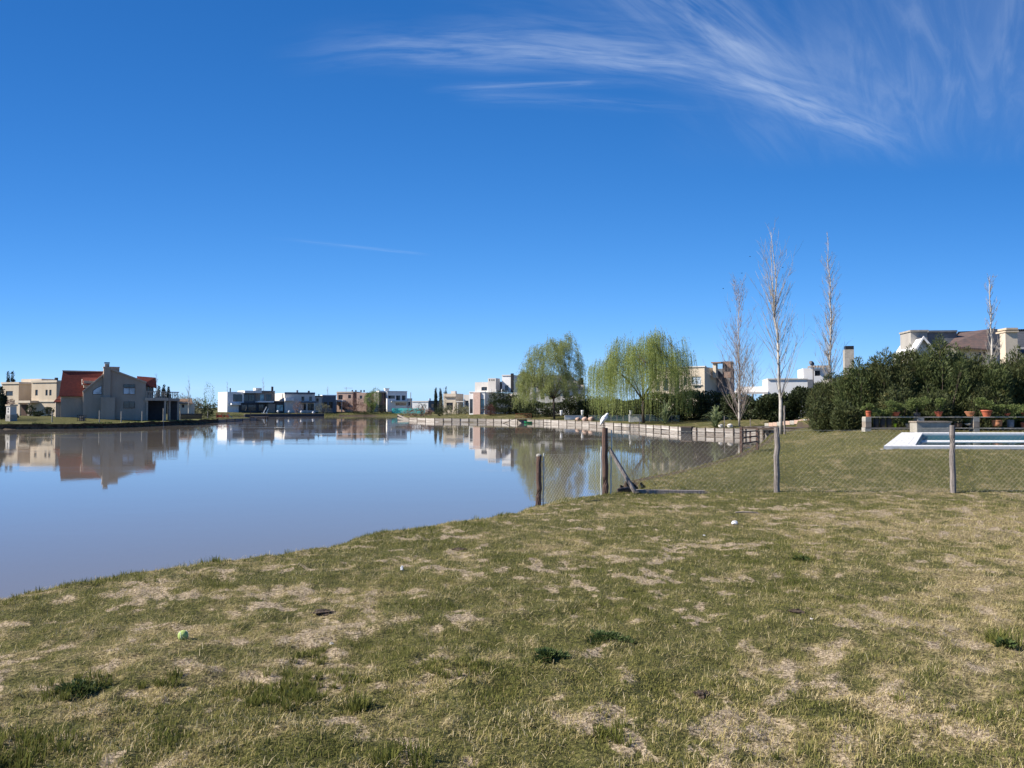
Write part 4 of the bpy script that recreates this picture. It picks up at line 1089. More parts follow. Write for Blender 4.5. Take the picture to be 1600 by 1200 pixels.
# broad hedges and shrubs on the right bank
for px, Y, wpx, top, lab, m_ in ((1080, 134, 60, 616, 'dark clipped hedge section below the sand house', 'hedge'), (1120, 130, 64, 619, 'dark hedge section left of the bushy poplar', 'hedge'), (1163, 124, 60, 622, 'dark hedge section right behind the bushy poplar', 'hedge'),
                             (1210, 110, 50, 620, 'dark hedge section behind the tall pale poplar', 'hedge'), (1250, 108, 52, 612, 'dark hedge section below the low white house', 'hedge'), (1290, 106, 50, 608, 'dark hedge section left of the conifers', 'hedge'),
                             (1040, 138, 60, 618, 'dark shrub right of the weeping willow trunk', 'hedge'), (960, 164, 74, 622, 'dark shrub behind the glass pool fence', 'hedge'), (905, 186, 60, 622, 'dark shrub right of the feathery willow', 'hedge'), (1003, 148, 60, 620, 'dark shrub behind the weeping willow trunk', 'hedge'),
                             (925, 178, 40, 626, 'dark shrub behind the white egret', 'hedge'), (845, 190, 60, 625, 'dark shrub behind the jetty', 'hedge'),
                             (790, 208, 44, 618, 'round dark green bush beside the grey side wall', 'hedge'), (818, 204, 34, 630, 'dark bush left of the jetty rail', 'hedge')):
    bush('dark_shrub', lab, px, Y, wpx * 1.1, top, m_, 6000, .42, .22, 'dark shrubs on the right bank', .8)
bush('plum_bush', 'plum red bush at the corner of the pink pillar house', 766, 202, 18, 632, 'redleaf', 900, .3, .12)
for px, Y, wpx, top, lab in ((700, 224, 16, 634, 'grey green shrub before the beige box house garage'), (716, 222, 18, 635, 'grey green shrub beneath the beige house porch'), (728, 220, 14, 636, 'grey green shrub left of the pink pillar house')):
    bush('garden_shrub', lab, px, Y, wpx, top, 'olive', 700, .35, .16, 'shrubs before the beige box house')
bush('low_hedge', 'long low reddish hedge on the tip of the right bank', 655, 232, 60, 638, 'brownleaf', 1500, .35, .16, None, .3, 'hedge')
bush('dark_shrub', 'dark leaning shrub on the right bank left of the beige house', 687, 218, 14, 637, 'hedge', 600, .3, .15)
bush('brown_bush', 'mass of brown bare twigs by the far shore', 556, 343, 40, 624, 'brownleaf', 2400, .5, .14)
bush('brown_bush', 'brown bush before the long grey house', 465, 328, 14, 626, 'brownleaf', 700, .45, .14)
bush('fresh_green_tree', 'fresh yellow green tree on the far shore', 581, 345, 26, 610, 'greenleaf', 2600, .55, .2, None, 1, 'tree')
bush('fresh_green_tree', 'thin yellow green tree left of the white modern house', 326, 232, 20, 607, 'greenleaf', 900, .35, .12, None, 1, 'tree')
bush('pale_weeping_bush', 'pale olive weeping bush on the far lawn', 504, 333, 22, 630, 'olive', 900, .5, .12)
for px, wpx, top, lab in ((308, 30, 622, 'olive tree mass left of the white modern house'), (288, 34, 620, 'olive trees behind the tan cottage')):
    bush('olive_tree', lab, px, 262, wpx, top, 'olive', 1200, .5, .2, 'olive trees behind the left bank', 1, 'tree')
bush('dark_shrub', 'dark clipped bush at the right end of the left bank', 324, 200, 20, 633, 'hedge', 1000, .35, .18)
for px, Y, wpx, top, lab in ((48, 166, 12, 632, 'green bush right of the cream porch'), (76, 166, 14, 636, 'green bush before the cream house window'), (60, 163, 12, 643, 'low bush before the cream house'), (21, 146, 12, 646, 'low dark bush beside the stone pillar')):
    bush('garden_shrub', lab, px, Y, wpx, top, 'hedge', 600, .3, .14, 'shrubs before the cream house')
bush('green_shrub', 'deep green bush below the white cube house', 597, 343, 16, 632, 'conifer', 900, .4, .2)
bush('green_shrub', 'small dark tree before the low white building', 660, 334, 10, 630, 'conifer', 500, .4, .2)
bush('low_mound', 'low dark bank of shrubs at the water below the brown bush', 570, 338, 46, 643, 'hedge', 1000, .4, .2)
for px, Y, top, wpx, lab in ((12, 205, 582, 11, 'left one of two dark spruces behind the cream house'), (19, 206, 582, 11, 'right one of two dark spruces behind the cream house'), (2, 142, 606, 15, 'dark conifer cut by the left edge beside the stone pillar'),
                             (681, 330, 606, 9, 'dark conifer left of the beige box house'), (688, 334, 607, 7, 'slim conifer above the low grey house'), (697, 336, 605, 9, 'dark conifer above the beige box house'),
                             (248, 230, 604, 8, 'left dark conifer behind the red house terrace'), (256, 232, 602, 9, 'middle dark conifer behind the red house terrace'), (263, 231, 605, 8, 'right dark conifer behind the red house terrace')):
    cypress('dark_conifer', lab, px, Y, wpx, top, 'conifer', 2200, 5, .5, .16, 'distant dark conifers', .5)
bush('grey_tree', 'grey green bare tree left of the beige box house', 692, 236, 12, 616, 'olive', 500, .35, .1, None, 1, 'tree')


def flax(name, label, px, Y, w_px, h_px, n=70):
    X, Y, Z = ground_px(px, Y); H = h_px / 1200 * Y; rw = w_px / 2400 * Y
    root = thing(name, label, 'plant', (X, Y, Z - .05)); mb = MB()
    for i in range(n):
        a = rnd.uniform(0, 6.283); q = .15 + .95 * rnd.random(); e = rw * q; top = H * (1.05 - .75 * q ** 2) * rnd.uniform(.75, 1.05); wd = rnd.uniform(.07, .12)
        ca, sa = math.cos(a), math.sin(a); V = []; F = []
        for k in range(5):
            t = k / 4; r = e * (t ** 1.2); z = top * (math.sin(min(t * 1.9, 1.57)) - (.28 * q * max(0, t - .6) / .4)); ww = wd * (1 - t ** 2) + .004
            V += [(ca * r - sa * ww, sa * r + ca * ww, z), (ca * r + sa * ww, sa * r - ca * ww, z)]
            if k: F.append((2 * k - 2, 2 * k - 1, 2 * k + 1, 2 * k))
        mb.add(V, F)
    mb.build('leaf_fan', 'flax', root)
    MB().lathe([(.12, 0), (.15, .12), (.05, .3)], 8).build('base', 'bark', root)


flax('flax_plant', 'large dark spiky flax plant right of the willow trunk', 1040, 123, 64, 40)
flax('flax_plant', 'pale green spiky flax plant behind the panel wall', 1118, 105, 72, 34, 110)

# distant woodland closing the horizon between the houses
def far_woods():
    mb = MB()
    for i in range(150):
        px = rnd.uniform(-300, 1900); Y = rnd.uniform(480, 640); X = (px - 800) / 1200 * Y
        leafblob(mb, (X, Y, 3.2), (rnd.uniform(9, 18), 6, rnd.uniform(2.2, 4.4)), 170, 1.5, .9, .3, .4)
    o = mb.build('distant_woods', 'farwood'); tag(o, 'low band of distant woodland on the horizon', 'woods', kind='stuff')


far_woods()


def bank_weeds():
    P, D = [], []
    for i in range(len(LP)):
        if LT[i] not in 'bf': continue
        a, b = LP[i], LP[(i + 1) % len(LP)]; L = np.hypot(*(b - a))
        if LP[i][0] < -170 or (LT[i] == 'f' and LP[i][1] < 280): continue
        n = int(min(L, 90) * (130 if LT[i] == 'b' else 40)); t = NR.random(n); nx, ny = (b[1] - a[1]) / L, -(b[0] - a[0]) / L
        off = NR.uniform(.02, .95, n) if LT[i] == 'b' else NR.uniform(.2, 3, n)
        x = a[0] + (b[0] - a[0]) * t + nx * off; y = a[1] + (b[1] - a[1]) * t + ny * off
        k = fbm(x * .8, y * .8, 91, 3) > .47
        x, y = x[k], y[k]; z = terrain(x, y)
        P.append(np.stack([x, y, z - .03], 1)); D.append(NR.normal(0, .5, (len(x), 3)) + np.array((0, -.4, .55)))
    P = np.concatenate(P); D = np.concatenate(D)
    o = MB().leaves(P, D, NR.uniform(.2, .5, len(P)), NR.uniform(.05, .12, len(P))).build('bank_weeds', 'weed'); tag(o, 'dark weeds hanging over the eroded left bank', 'weeds', kind='stuff')


bank_weeds()


def earth_bank():
    mb = MB(); pts = []
    for i in range(len(LP)):
        if LT[i] != 'b' or LP[i][0] < -170: continue
        a, b = LP[i], LP[(i + 1) % len(LP)]; L = np.hypot(*(b - a)); n = int(L / .7)
        nx, ny = -(b[1] - a[1]) / L, (b[0] - a[0]) / L
        for k in range(n):
            t = k / n; p = a + (b - a) * t; pts.append((p[0], p[1], nx, ny))
    V = []
    for k, (x, y, nx, ny) in enumerate(pts):
        f = float(fbm(np.array([k * .23]), np.array([1.7]), 97, 3)[0]); g = float(fbm(np.array([k * .9]), np.array([5.1]), 99, 2)[0])
        top = .62 + .42 * f + .1 * g
        for o, z in ((.15 + .5 * g, -.25), (.05 + .45 * f, .12), (-.05 + .35 * g, .45 * top), (.12 + .2 * f, top), (-1.6, top + .02), (-3.6, .72)): V.append((x + nx * o, y + ny * o, z))
    m_ = 6; F = [(k * m_ + r, (k + 1) * m_ + r, (k + 1) * m_ + r + 1, k * m_ + r + 1) for k in range(len(pts) - 1) for r in range(m_ - 2)]
    m, t, out = newmat('bank_earth'); pos = t.n('ShaderNodeNewGeometry'); sp3 = t.n('ShaderNodeSeparateXYZ'); t.put(sp3.inputs[0], pos.outputs['Normal'])
    f1 = t.noise(pos.outputs['Position'], 1.8, 5, .65)
    c = t.mix(t.ss(f1, .35, .65), (.035, .028, .020), (.10, .078, .055)); up = t.m('ADD', sp3.outputs[2], t.m('MULTIPLY', t.m('SUBTRACT', f1, .5), .6))
    c = t.mix(t.ss(up, .55, .85), c, t.mix(t.noise(pos.outputs['Position'], 6, 4), (.10, .11, .035), (.20, .19, .075)))
    principled(t, out, c, .95, .1, t.bump(f1, .6, .2))
    o = mb.add(V, F).build('earth_bank', m); tag(o, kind='structure')


earth_bank()

# ------------------------------------------------------------------ wire fence across the lawn
FY = 17.0


def fpt(px, Y=FY): return ground_px(px, Y)


def round_post(name, label, px, Y, top_py, r, mat, lean=0.0, sides=10, wobble=.006, group=None, top='flat'):
    X, Y, Z = fpt(px, Y); H = at(px, top_py, Y)[2] - Z
    mb = MB(); n = 8; pts = [(lean * H * t / n + rnd.gauss(0, wobble), rnd.gauss(0, wobble), -.25 + (H + .25) * t / n) for t in range(n + 1)]
    mb.tube(pts, [r * (1.04 - .08 * t / n) * rnd.uniform(.97, 1.03) for t in range(n)] + [r * .9], sides)
    return X, Y, Z, H, mb


def wires(mb, A, B, z0a, z0b, ha, hb, cell=.105, t=.0027):
    """chain link: diagonal wires between two points of a fence line"""
    A, B = np.array(A), np.array(B); L = np.linalg.norm(B - A); d = (B - A) / L; nrm = np.array((-d[1], d[0]))
    def P(s, v):
        f = s / L; z = (z0a + (z0b - z0a) * f) + v * (ha + (hb - ha) * f)
        sag = .03 * math.sin(math.pi * f) * v
        g = A + d * s; return np.array((g[0], g[1], z - sag))
    Hm = (ha + hb) / 2; sl = 1.0     # rise per run
    n = int((L + Hm) / cell)
    for k in range(n + 1):
        for sgn in (1, -1):
            s0 = k * cell - Hm if sgn > 0 else k * cell
            pts = []
            for i in range(5):
                v = i / 4; s = s0 + sgn * v * Hm
                pts.append((s, v))
            q = [(s, v) for s, v in pts if -.001 <= s <= L + .001]
            # clip ends to the panel
            lo = max(0.0, (0 - s0) / (sgn * Hm) if sgn > 0 else (L - s0) / (sgn * Hm)); hi = min(1.0, (L - s0) / (sgn * Hm) if sgn > 0 else (0 - s0) / (sgn * Hm))
            if hi - lo < .03: continue
            vv = np.linspace(lo, hi, 3); off = nrm * (.004 * sgn)
            pp = [P(s0 + sgn * v * Hm, v) + np.array((off[0], off[1], 0)) for v in vv]
            mb.tube(pp, t / 2, 3, False)
    for v in (.99,):
        mb.tube([P(L * i / 6, v) for i in range(7)], t * .6, 4, False)


# post positions (columns in the photograph) along the fence line
F0 = fpt(945, 17.0)
fence = thing('wire_fence', 'chain link fence on rough posts running right across the lawn past the pool', 'fence', (F0[0], F0[1], F0[2]))
base = np.array(F0)


def local(mb): mb.V = [(v[0] - base[0], v[1] - base[1], v[2] - base[2]) for v in mb.V]; return mb


def lpost(name, px, Y, top_py, r, mat, lean=0.0, sides=10, par=None):
    X, Y_, Z, H, mb = round_post(name, None, px, Y, top_py, r, mat, lean, sides)
    mb.V = [(v[0] + X, v[1] + Y_, v[2] + Z) for v in mb.V]
    return local(mb).build(name, mat, par or fence), (X, Y_, Z, H)


tp, TP = lpost('corner_post', 945, 17.0, 668.5, .068, 'redwood')
g1, G1 = lpost('post', 1212, 17.1, 668, .062, 'greywood', .012)
g2, G2 = lpost('post', 1487, 17.0, 664.5, .060, 'greywood', -.004)
g3, G3 = lpost('post', 1770, 17.0, 664.5, .060, 'greywood')
tb1, T1 = lpost('tension_bar', 953.5, 16.98, 672, .016, 'galv', .02, 8)
br = MB().tube([(TP[0] + .10, TP[1] - .01, TP[2] + TP[3] * .68), tuple(np.array(fpt(991, 16.75)) + np.array((0, 0, .05)))], [.045, .05], 8)
local(br).build('brace', 'greywood', fence)
wm = MB()
line = [TP, G1, G2, G3]
for a, b in zip(line[:-1], line[1:]):
    wires(wm, a[:2], b[:2], a[2] + .02, b[2] + .02, a[3] - .06, b[3] - .06, .108)
o = local(wm).build('wire_mesh', 'wire', fence); o['kind'] = 'stuff'

L0 = fpt(842, 15.2)
low = thing('low_wire_fence', 'short chain link fence end with low brown post reaching the water', 'fence', L0); base = np.array(L0)
lp, LPp = lpost('post', 841.5, 15.2, 712, .055, 'redwood', 0, 10, low)
MB().lathe([(.057, 0), (.05, .035), (.02, .05)], 10, (0, 0, LPp[3] - .012)).build('post_top', 'conc', low)
lt, LT1 = lpost('tension_bar', 848, 15.25, 708, .014, 'galv', .015, 8, low)
lt2, LT2 = lpost('tension_bar', 938.5, 16.7, 698, .015, 'galv', .01, 8, low)
for zf in (.18, .6, .88):
    cb = MB().tube([(LPp[0] + .02, LPp[1], LPp[2] + LPp[3] * zf), (LT1[0], LT1[1], LPp[2] + LPp[3] * zf)], .009, 6); local(cb).build('clip', 'galv', low)
wm = MB(); wires(wm, LT1[:2], LT2[:2], LT1[2] + .02, LT2[2] + .02, LT1[3] - .04, LT2[3] - .1, .095)
o = local(wm).build('wire_mesh', 'wire', low); o['kind'] = 'stuff'

# egret on the corner post
ez = TP[2] + TP[3]
eg = thing('egret', 'white egret perched on top of the brown corner post', 'bird', (TP[0] - .01, TP[1], ez))
body = MB()
sp = [(-.085, 0, .055), (-.075, 0, .10), (-.05, 0, .155), (-.015, 0, .205), (.025, 0, .24), (.045, 0, .268), (.05, 0, .29), (.062, 0, .305), (.082, 0, .306), (.10, 0, .30)]
body.tube(sp, [.008, .030, .054, .066, .062, .044, .034, .034, .027, .010], 14, True, .85)
bo = body.build('body', 'feather', eg, True)
md = bo.modifiers.new('smooth', 'SUBSURF'); md.levels = 1; md.render_levels = 2
wg = MB().tube([(-.10, -.052, .045), (-.07, -.056, .10), (-.03, -.056, .17), (.015, -.05, .215)], [.006, .026, .034, .012], 8, True, .35); wg.build('wing', 'feather', eg, True)
wg = MB().tube([(-.10, .052, .045), (-.07, .056, .10), (-.03, .056, .17), (.015, .05, .215)], [.006, .026, .034, .012], 8, True, .35); wg.build('wing', 'feather', eg, True)
MB().tube([(.098, 0, .301), (.13, 0, .292), (.165, 0, .283)], [.011, .007, .001], 8).build('bill', 'horn', eg, True)
for s_ in (-1, 1):
    MB().lathe([(.001, -.004), (.004, 0), (.001, .004)], 8, (.088, s_ * .022, .311)).build('eye', 'black', eg)
    lg = MB().tube([(-.025, s_ * .02, .12), (-.02, s_ * .022, .06), (-.028, s_ * .022, .004)], [.012, .006, .005], 6)
    for a in (-.5, 0, .5, 3.1): lg.tube([(-.028, s_ * .022, .004), (-.028 + .035 * math.cos(a), s_ * .022 + .035 * math.sin(a), .003)], [.004, .002], 5)
    lg.build('leg', 'horn', eg)

# timber by the fence foot
X, Y, Z = fpt(1044, 16.9)
bx = MB().box(-.77, .77, -.07, .07, -.03, .055); o = bx.build('timber_beam', 'greywood', None, loc=(X, Y, Z + .02)); o.rotation_euler = (0, R(.6), R(-2)); tag(o, 'long weathered timber beam lying on the grass below the fence', 'beam')
X, Y, Z = fpt(975, 17.1)
bx = MB().box(-.14, .14, -.1, .1, -.05, .09); bx.box(-.12, .12, -.08, .08, .09, .10); o = bx.build('dark_block', 'timber', None, loc=(X, Y, Z)); o.rotation_euler = (0, R(-8), R(8)); tag(o, 'dark wooden block at the foot of the fence brace', 'block')

# wooden rail gate at the lawn edge
gx0, gx1 = ground_px(1157.5, 31.5), ground_px(1182.5, 33.5)
rg = thing('rail_gate', 'small brown wooden rail frame at the corner of the lawn by the water', 'gate', gx0)
dv = np.array(gx1) - np.array(gx0); L = math.hypot(dv[0], dv[1]); an = math.atan2(dv[1], dv[0]); rg.rotation_euler = (0, 0, an)
zt = at(1158, 667, 31.5)[2] - gx0[2]
for u, tp_ in ((0, zt), (L, zt - .12)): MB().box(u - .05, u + .05, -.05, .05, -.5, tp_).build('post', 'redwood', rg)
MB().box(L * .55 - .025, L * .55 + .025, -.03, .03, zt * .35, zt * .82).build('post', 'redwood', rg)
for f in (.36, .58, .80): MB().box(.052, L - .052, -.02, .02, zt * f - .03, zt * f + .03).build('rail', 'redwood', rg)

# dark wooden deck in the corner
A = np.array((28.2, 95.0)); B = np.array((35.0, 83.0)); dk_z = 1.22
deck = thing('wooden_deck', 'dark wooden deck on posts over the corner of the lake', 'deck', (A[0], A[1], dk_z))
d = (B - A) / np.linalg.norm(B - A); nr = np.array((-d[1], d[0])); Ld = np.linalg.norm(B - A); ang = math.atan2(d[1], d[0])
for k in range(36):
    c = d * (Ld * (k + .5) / 36) + nr * 2.0
    piece('plank', deck, 'greywood' if rnd.random() < .25 else 'timber', (c[0], c[1], .03 + rnd.uniform(-.008, .008)), (Ld / 36 - .02, 4.0, .05), (0, 0, ang))
for off in (.15, 3.7): c = d * Ld / 2 + nr * off; piece('beam', deck, 'timber', (c[0], c[1], -.12), (Ld, .12, .22), (0, 0, ang))
for k in range(6):
    for off in (.15, 3.7):
        c = d * (Ld * (k + .1) / 5.4) + nr * off; piece('post', deck, 'timber', (c[0], c[1], -1.3), (.16, .16, 2.15), (0, 0, ang))
# low brick step and edging behind the deck
for (p0, p1, Y0, zt, lab) in (((1195), (1292), 79, 1.0, 'low tan block edging wall behind the wooden deck'),):
    a, b = ground_px(p0, 103), ground_px(p1, 94); ew = thing('edging_wall', lab, 'wall', (a[0], a[1], a[2])); dd = np.array(b) - np.array(a); n = 14
    for k in range(n):
        c = dd * ((k + .5) / n); piece('block', ew, 'pinkbrick' if k % 3 else 'conc', (c[0], c[1], c[2] + .18), (np.hypot(dd[0], dd[1]) / n - .03, .22, .5), (0, 0, math.atan2(dd[1], dd[0])))
a = ground_px(1076, 88)
cv = thing('culvert_frame', 'dark culvert opening set in the panel wall', 'culvert', (24.0, 105.2, 0)); cv.rotation_euler = (0, 0, math.atan2(6, -4.5) + math.pi)
MB().box(-.9, .9, -.32, .30, -.2, .90).build('opening', 'black', cv); MB().box(-1.0, 1.0, -.36, .34, .91, 1.04).build('lintel', 'timber', cv)
for px, Y, top, lab in ((999, 127, 649, 'thin grey metal post on the wall left of the flax plant'), (1131.5, 102, 650, 'thin grey metal post on the wall right of the pale flax'), (1172, 99, 654, 'thin wooden stake beside the bushy poplar')):
    X, Y, Z, H, mb = round_post('stake', None, px, Y, top, .05, 'greywood', 0, 7); o = mb.build('thin_post', 'greywood', None, loc=(X, Y, Z)); tag(o, lab, 'post', 'thin posts along the right bank')
X, Y, Z, H, mb = round_post('stake', None, 1225.5, 51.6, 634, .06, 'greywood', 0, 7); o = mb.build('tree_stake', 'greywood', None, loc=(X, Y, Z)); tag(o, 'wooden stake against the trunk of the tall pale poplar', 'stake')

# ------------------------------------------------------------------ swimming pool
PZ = 2.43
def pp(px, py): d_ = ray(px, py); t = (PZ - EYE) / d_[2]; q = CAMP + d_ * t; return np.array((q[0], q[1]))
A, B, C, D_ = [np.array(p) for p in POOL]                                             # outer outline: front left, back left, back right, front right
def inset(u, v): return (A * (1 - u) + D_ * u) * (1 - v) + (B * (1 - u) + C * u) * v
a, b, c, dq = inset(.09, .055), inset(.07, .90), inset(.93, .90), inset(.93, .055)            # inner outline
pool = thing('swimming_pool', 'raised swimming pool with white tiled surround on the lawn', 'pool', (A[0], A[1], 0))
def pl(v): return (v[0] - A[0], v[1] - A[1])
def quad(name, P, z1, z0, mat):
    P = [pl(p) for p in P]
    return MB().slab([(p[0], p[1], z1) for p in P], z1 - z0).build(name, mat, pool)
quad('coping', [A, D_, dq, a], PZ, PZ - .09, 'tilew'); quad('coping', [b, c, C, B], PZ, PZ - .09, 'tilew')
nu, nv = 4, 7
for i in range(nu):           # tiled left end
    for j in range(nv):
        def q(u, v): return (A * (1 - v) + B * v) * (1 - u) + (a * (1 - v) + b * v) * u
        g = .012
        P = [q((i + g) / nu, (j + g) / nv), q((i + 1 - g) / nu, (j + g) / nv), q((i + 1 - g) / nu, (j + 1 - g) / nv), q((i + g) / nu, (j + 1 - g) / nv)]
        quad('tile', P, PZ + .004 + rnd.uniform(-.002, .002), PZ - .05, 'tilew')
quad('tile_bed', [A, a, b, B], PZ - .012, PZ - .09, 'conc')
quad('outer_wall', [A + (.12, .06), D_ + (0, .06), C + (0, -.06), B + (.1, -.06)], PZ - .092, 1.3, 'conc') if False else None
for P0, P1 in ((A, D_), (B, A), (C, B)):
    dd = P1 - P0; n_ = np.array((-dd[1], dd[0])) / np.linalg.norm(dd) * .25
    quad('outer_wall', [P0 + n_ * .25, P1 + n_ * .25, P1 + n_, P0 + n_], PZ - .092, 1.6, 'conc')
for P0, P1 in ((a, dq), (b, a), (c, b)):
    dd = P1 - P0; n_ = np.array((-dd[1], dd[0])) / np.linalg.norm(dd) * -.10
    quad('basin_wall', [P0, P1, P1 + n_, P0 + n_], PZ - .092, .9, 'basin')
quad('basin_floor', [a, dq, c, b], 1.0, .9, 'basin')
quad('bench', [inset(.078, .58), inset(.93, .58), inset(.93, .70), inset(.076, .70)], PZ - .205, PZ - .5, 'tilew')
m, t_, out_ = newmat('pool_water'); pos = t_.n('ShaderNodeNewGeometry').outputs['Position']
bb = principled(t_, out_, t_.mix(t_.noise(pos, .4, 3), (.010, .060, .060), (.018, .095, .085)), .004, .5, t_.bump(t_.noise(pos, 2.5, 2), .012, .05)); bb.inputs['IOR'].default_value = 1.33
P = [pl(p) for p in (a, dq, c, b)]
MB().add([(p[0], p[1], PZ - .22) for p in P], [(0, 1, 2, 3)]).build('water', m, pool)

# ------------------------------------------------------------------ plant bench behind the pool
SY = 40.0
def sp_(px, py, Y=SY): return at(px, py, Y)
bench = thing('plant_bench', 'two tier plant bench of pale boards on block piers behind the pool', 'plant bench', ground_px(1357, SY)); bo_ = np.array(bench.location)
def bpart(name, mat, px0, px1, py0, py1, dpt, Y=SY, par=None):
    p, q = sp_(px0, py1, Y), sp_(px1, py0, Y); z0 = p[2] if py1 < 686 else ground_px(px0, Y)[2] - .2
    return MB().box(p[0] - bo_[0], q[0] - bo_[0], Y - bo_[1], Y - bo_[1] + dpt, z0 - bo_[2], q[2] - bo_[2]).build(name, mat, par or bench)
for px in (1352.4, 1521.6):
    for (y0, y1, mm) in ((652.4, 659, 'conc'), (659.4, 667.6, 'stone'), (668, 690, 'conc')):
        bpart('pier_block', mm, px + rnd.uniform(-.5, .5), px + 9, y0, y1, .42)
bpart('pier_block', 'conc', 1434, 1444, 651.4, 660, .4); bpart('pier_block', 'conc', 1434, 1444, 660.4, 690, .4); bpart('pier_block', 'conc', 1640, 1650, 652, 690, .4)
for x0, x1 in ((1353, 1434), (1434.6, 1521), (1521.6, 1600), (1600.6, 1650)):
    bpart('shelf_board', 'cream2', x0, x1, 651.0 + rnd.uniform(-.3, .3), 652.2, .42); bpart('shelf_board', 'cream2', x0, x1, 668.4 + rnd.uniform(-.2, .3), 669.5, .42)
spill = thing('concrete_spillway', 'tan concrete trough standing at the back edge of the pool', 'trough', ground_px(1460, 38.6)); so = np.array(spill.location)
p, q = at(1433, 674, 38.6), at(1486, 660.4, 38.6)
MB().box(p[0] - so[0], q[0] - so[0], 0, .7, -.3, q[2] - so[2]).build('trough_body', 'conc', spill); MB().box(p[0] - so[0] - .04, q[0] - so[0] + .04, -.04, .74, q[2] - so[2] + .002, q[2] - so[2] + .07).build('trough_rim', 'stone', spill)


def pot_plant(label, px, rim_py, bot_py, w_px, mat, shape, plant=None, Y=SY + .2, seed=0, group='potted plants on the bench'):
    z1, z0 = at(px, rim_py, Y)[2], at(px, bot_py, Y)[2]; X = at(px, bot_py, Y)[0]; H = z1 - z0; r = w_px / 2400 * Y
    root = thing('potted_plant', label, 'plant pot', (X, Y, z0), group=group)
    prof = {'bowl': [(r * .45, 0), (r * .55, H * .06), (r * .82, H * .6), (r * .94, H * .82), (r, H * .84), (r, H), (r * .9, H), (r * .86, H * .88)],
            'tall': [(r * .72, 0), (r * .86, H * .5), (r * .95, H * .82), (r, H * .83), (r, H), (r * .88, H), (r * .85, H * .9)],
            'tub': [(r * .88, 0), (r * .94, H * .5), (r * .98, H * .92), (r, H * .93), (r, H), (r * .9, H), (r * .88, H * .92)]}[shape]
    MB().lathe(prof, 16).build('pot', mat, root, True)
    MB().lathe([(r * .84, H * .86), (r * .4, H * .92), (.01, H * .93)], 12).build('earth', 'soil', root)
    if plant:
        top, w2, n, dxp, mm = plant; ht = at(px, top, Y)[2] - z0; rw = w2 / 2400 * Y; ox = dxp / 1200 * Y
        st, lf = MB(), MB(); P = [Vector((0, 0, H * .85))]
        for i in range(4): P.append(Vector((ox * (i + 1) / 4 + rnd.gauss(0, .04), rnd.gauss(0, .04), H * .85 + (ht - H) * .8 * (i + 1) / 4)))
        st.tube(P, [.03, .026, .02, .014, .006], 6)
        k = 6
        for i in range(k):
            c_ = np.array((ox * .8 + rnd.uniform(-.65, .65) * rw, rnd.uniform(-.5, .5) * rw * .7, H + (ht - H) * rnd.uniform(.25, .85)))
            st.tube([P[2], P[3].lerp(Vector(c_), .6), Vector(c_)], [.014, .01, .005], 4)
            leafblob(lf, c_, (rw * .48, rw * .4, (ht - H) * .22), n // k, .075, .038, .4, .3)
        st.build('stem', 'bark', root); lf.build('foliage', mm, root)
    return root


pot_plant('tall red terracotta pot on the left pier of the bench', 1357, 642, 651.8, 8.6, 'terra', 'tall', (630, 20, 900, -3, 'bonsai'))
pot_plant('red terracotta bowl with small bonsai above the lime pot', 1399.5, 643.6, 650.2, 13.6, 'terra', 'bowl', (627, 26, 1400, -3, 'bonsai'))
pot_plant('red terracotta pot with leafy bonsai above the concrete trough', 1466.5, 643, 650.6, 12.4, 'terra', 'bowl', (623, 24, 1300, 3, 'bonsai'))
pot_plant('pale orange terracotta bowl without plant on the upper shelf', 1515.5, 643.2, 650.4, 15, 'terra2', 'bowl', None)
pot_plant('large red bonsai bowl on top of the right pier', 1541.8, 640.8, 652, 16.4, 'terra', 'bowl', (622, 36, 1900, -8, 'bonsai'))
pot_plant('leafy green bush in a hidden pot left of the leafy bonsai', 1433, 645, 651, 10, 'blackpot', 'tub', (620, 36, 2400, 0, 'bonsai'))
pot_plant('spreading green bush in clay pot right of the red bonsai bowl', 1574, 646, 650.4, 9, 'terra', 'bowl', (630, 40, 2400, -2, 'bonsai'))
pot_plant('clay pot with green plant at the right end of the bench', 1601, 645, 651, 9, 'terra', 'tall', (632, 22, 900, 0, 'bonsai'))
for i, px in enumerate((1369, 1379, 1389)):
    pot_plant(['left', 'middle', 'right'][i] + ' one of three black plastic pots on the lower shelf', px, 654, 668, 8.6, 'blackpot', 'tub', (640, 18, 700, 0, 'bonsai'))
pot_plant('small lime green pot on the lower shelf', 1398.6, 661.6, 668, 4.6, 'lime', 'tall', (655, 8, 160, 0, 'bonsai'))
pot_plant('broad clay trough pot right of the right pier on the lower shelf', 1558, 656.4, 666, 15, 'terra2', 'tub', (650, 14, 300, 0, 'bonsai'))
pot_plant('blue grey glazed pot on the lower shelf at right', 1579, 656, 667.6, 10.4, 'bluepot', 'tub', (646, 20, 700, 0, 'bonsai'))
pot_plant('brick red pot on the lower shelf at the picture edge', 1599, 660, 668, 8, 'terra', 'tall', (648, 14, 400, 0, 'bonsai'))
pot_plant('white shallow dish on the lower shelf left of the right pier', 1526 - 14, 661.6, 664.4, 10, 'offwhite', 'bowl', (652, 12, 240, 0, 'bonsai'))
pot_plant('pale saucer pot with scrubby plant left of the trough', 1419, 662, 667.6, 9, 'conc', 'bowl', (650, 20, 700, -4, 'bonsai'))
pot_plant('dark pot with bare scrub left of the white dish', 1497, 661, 667.8, 12, 'bark', 'tub', (648, 22, 500, 2, 'olive'))

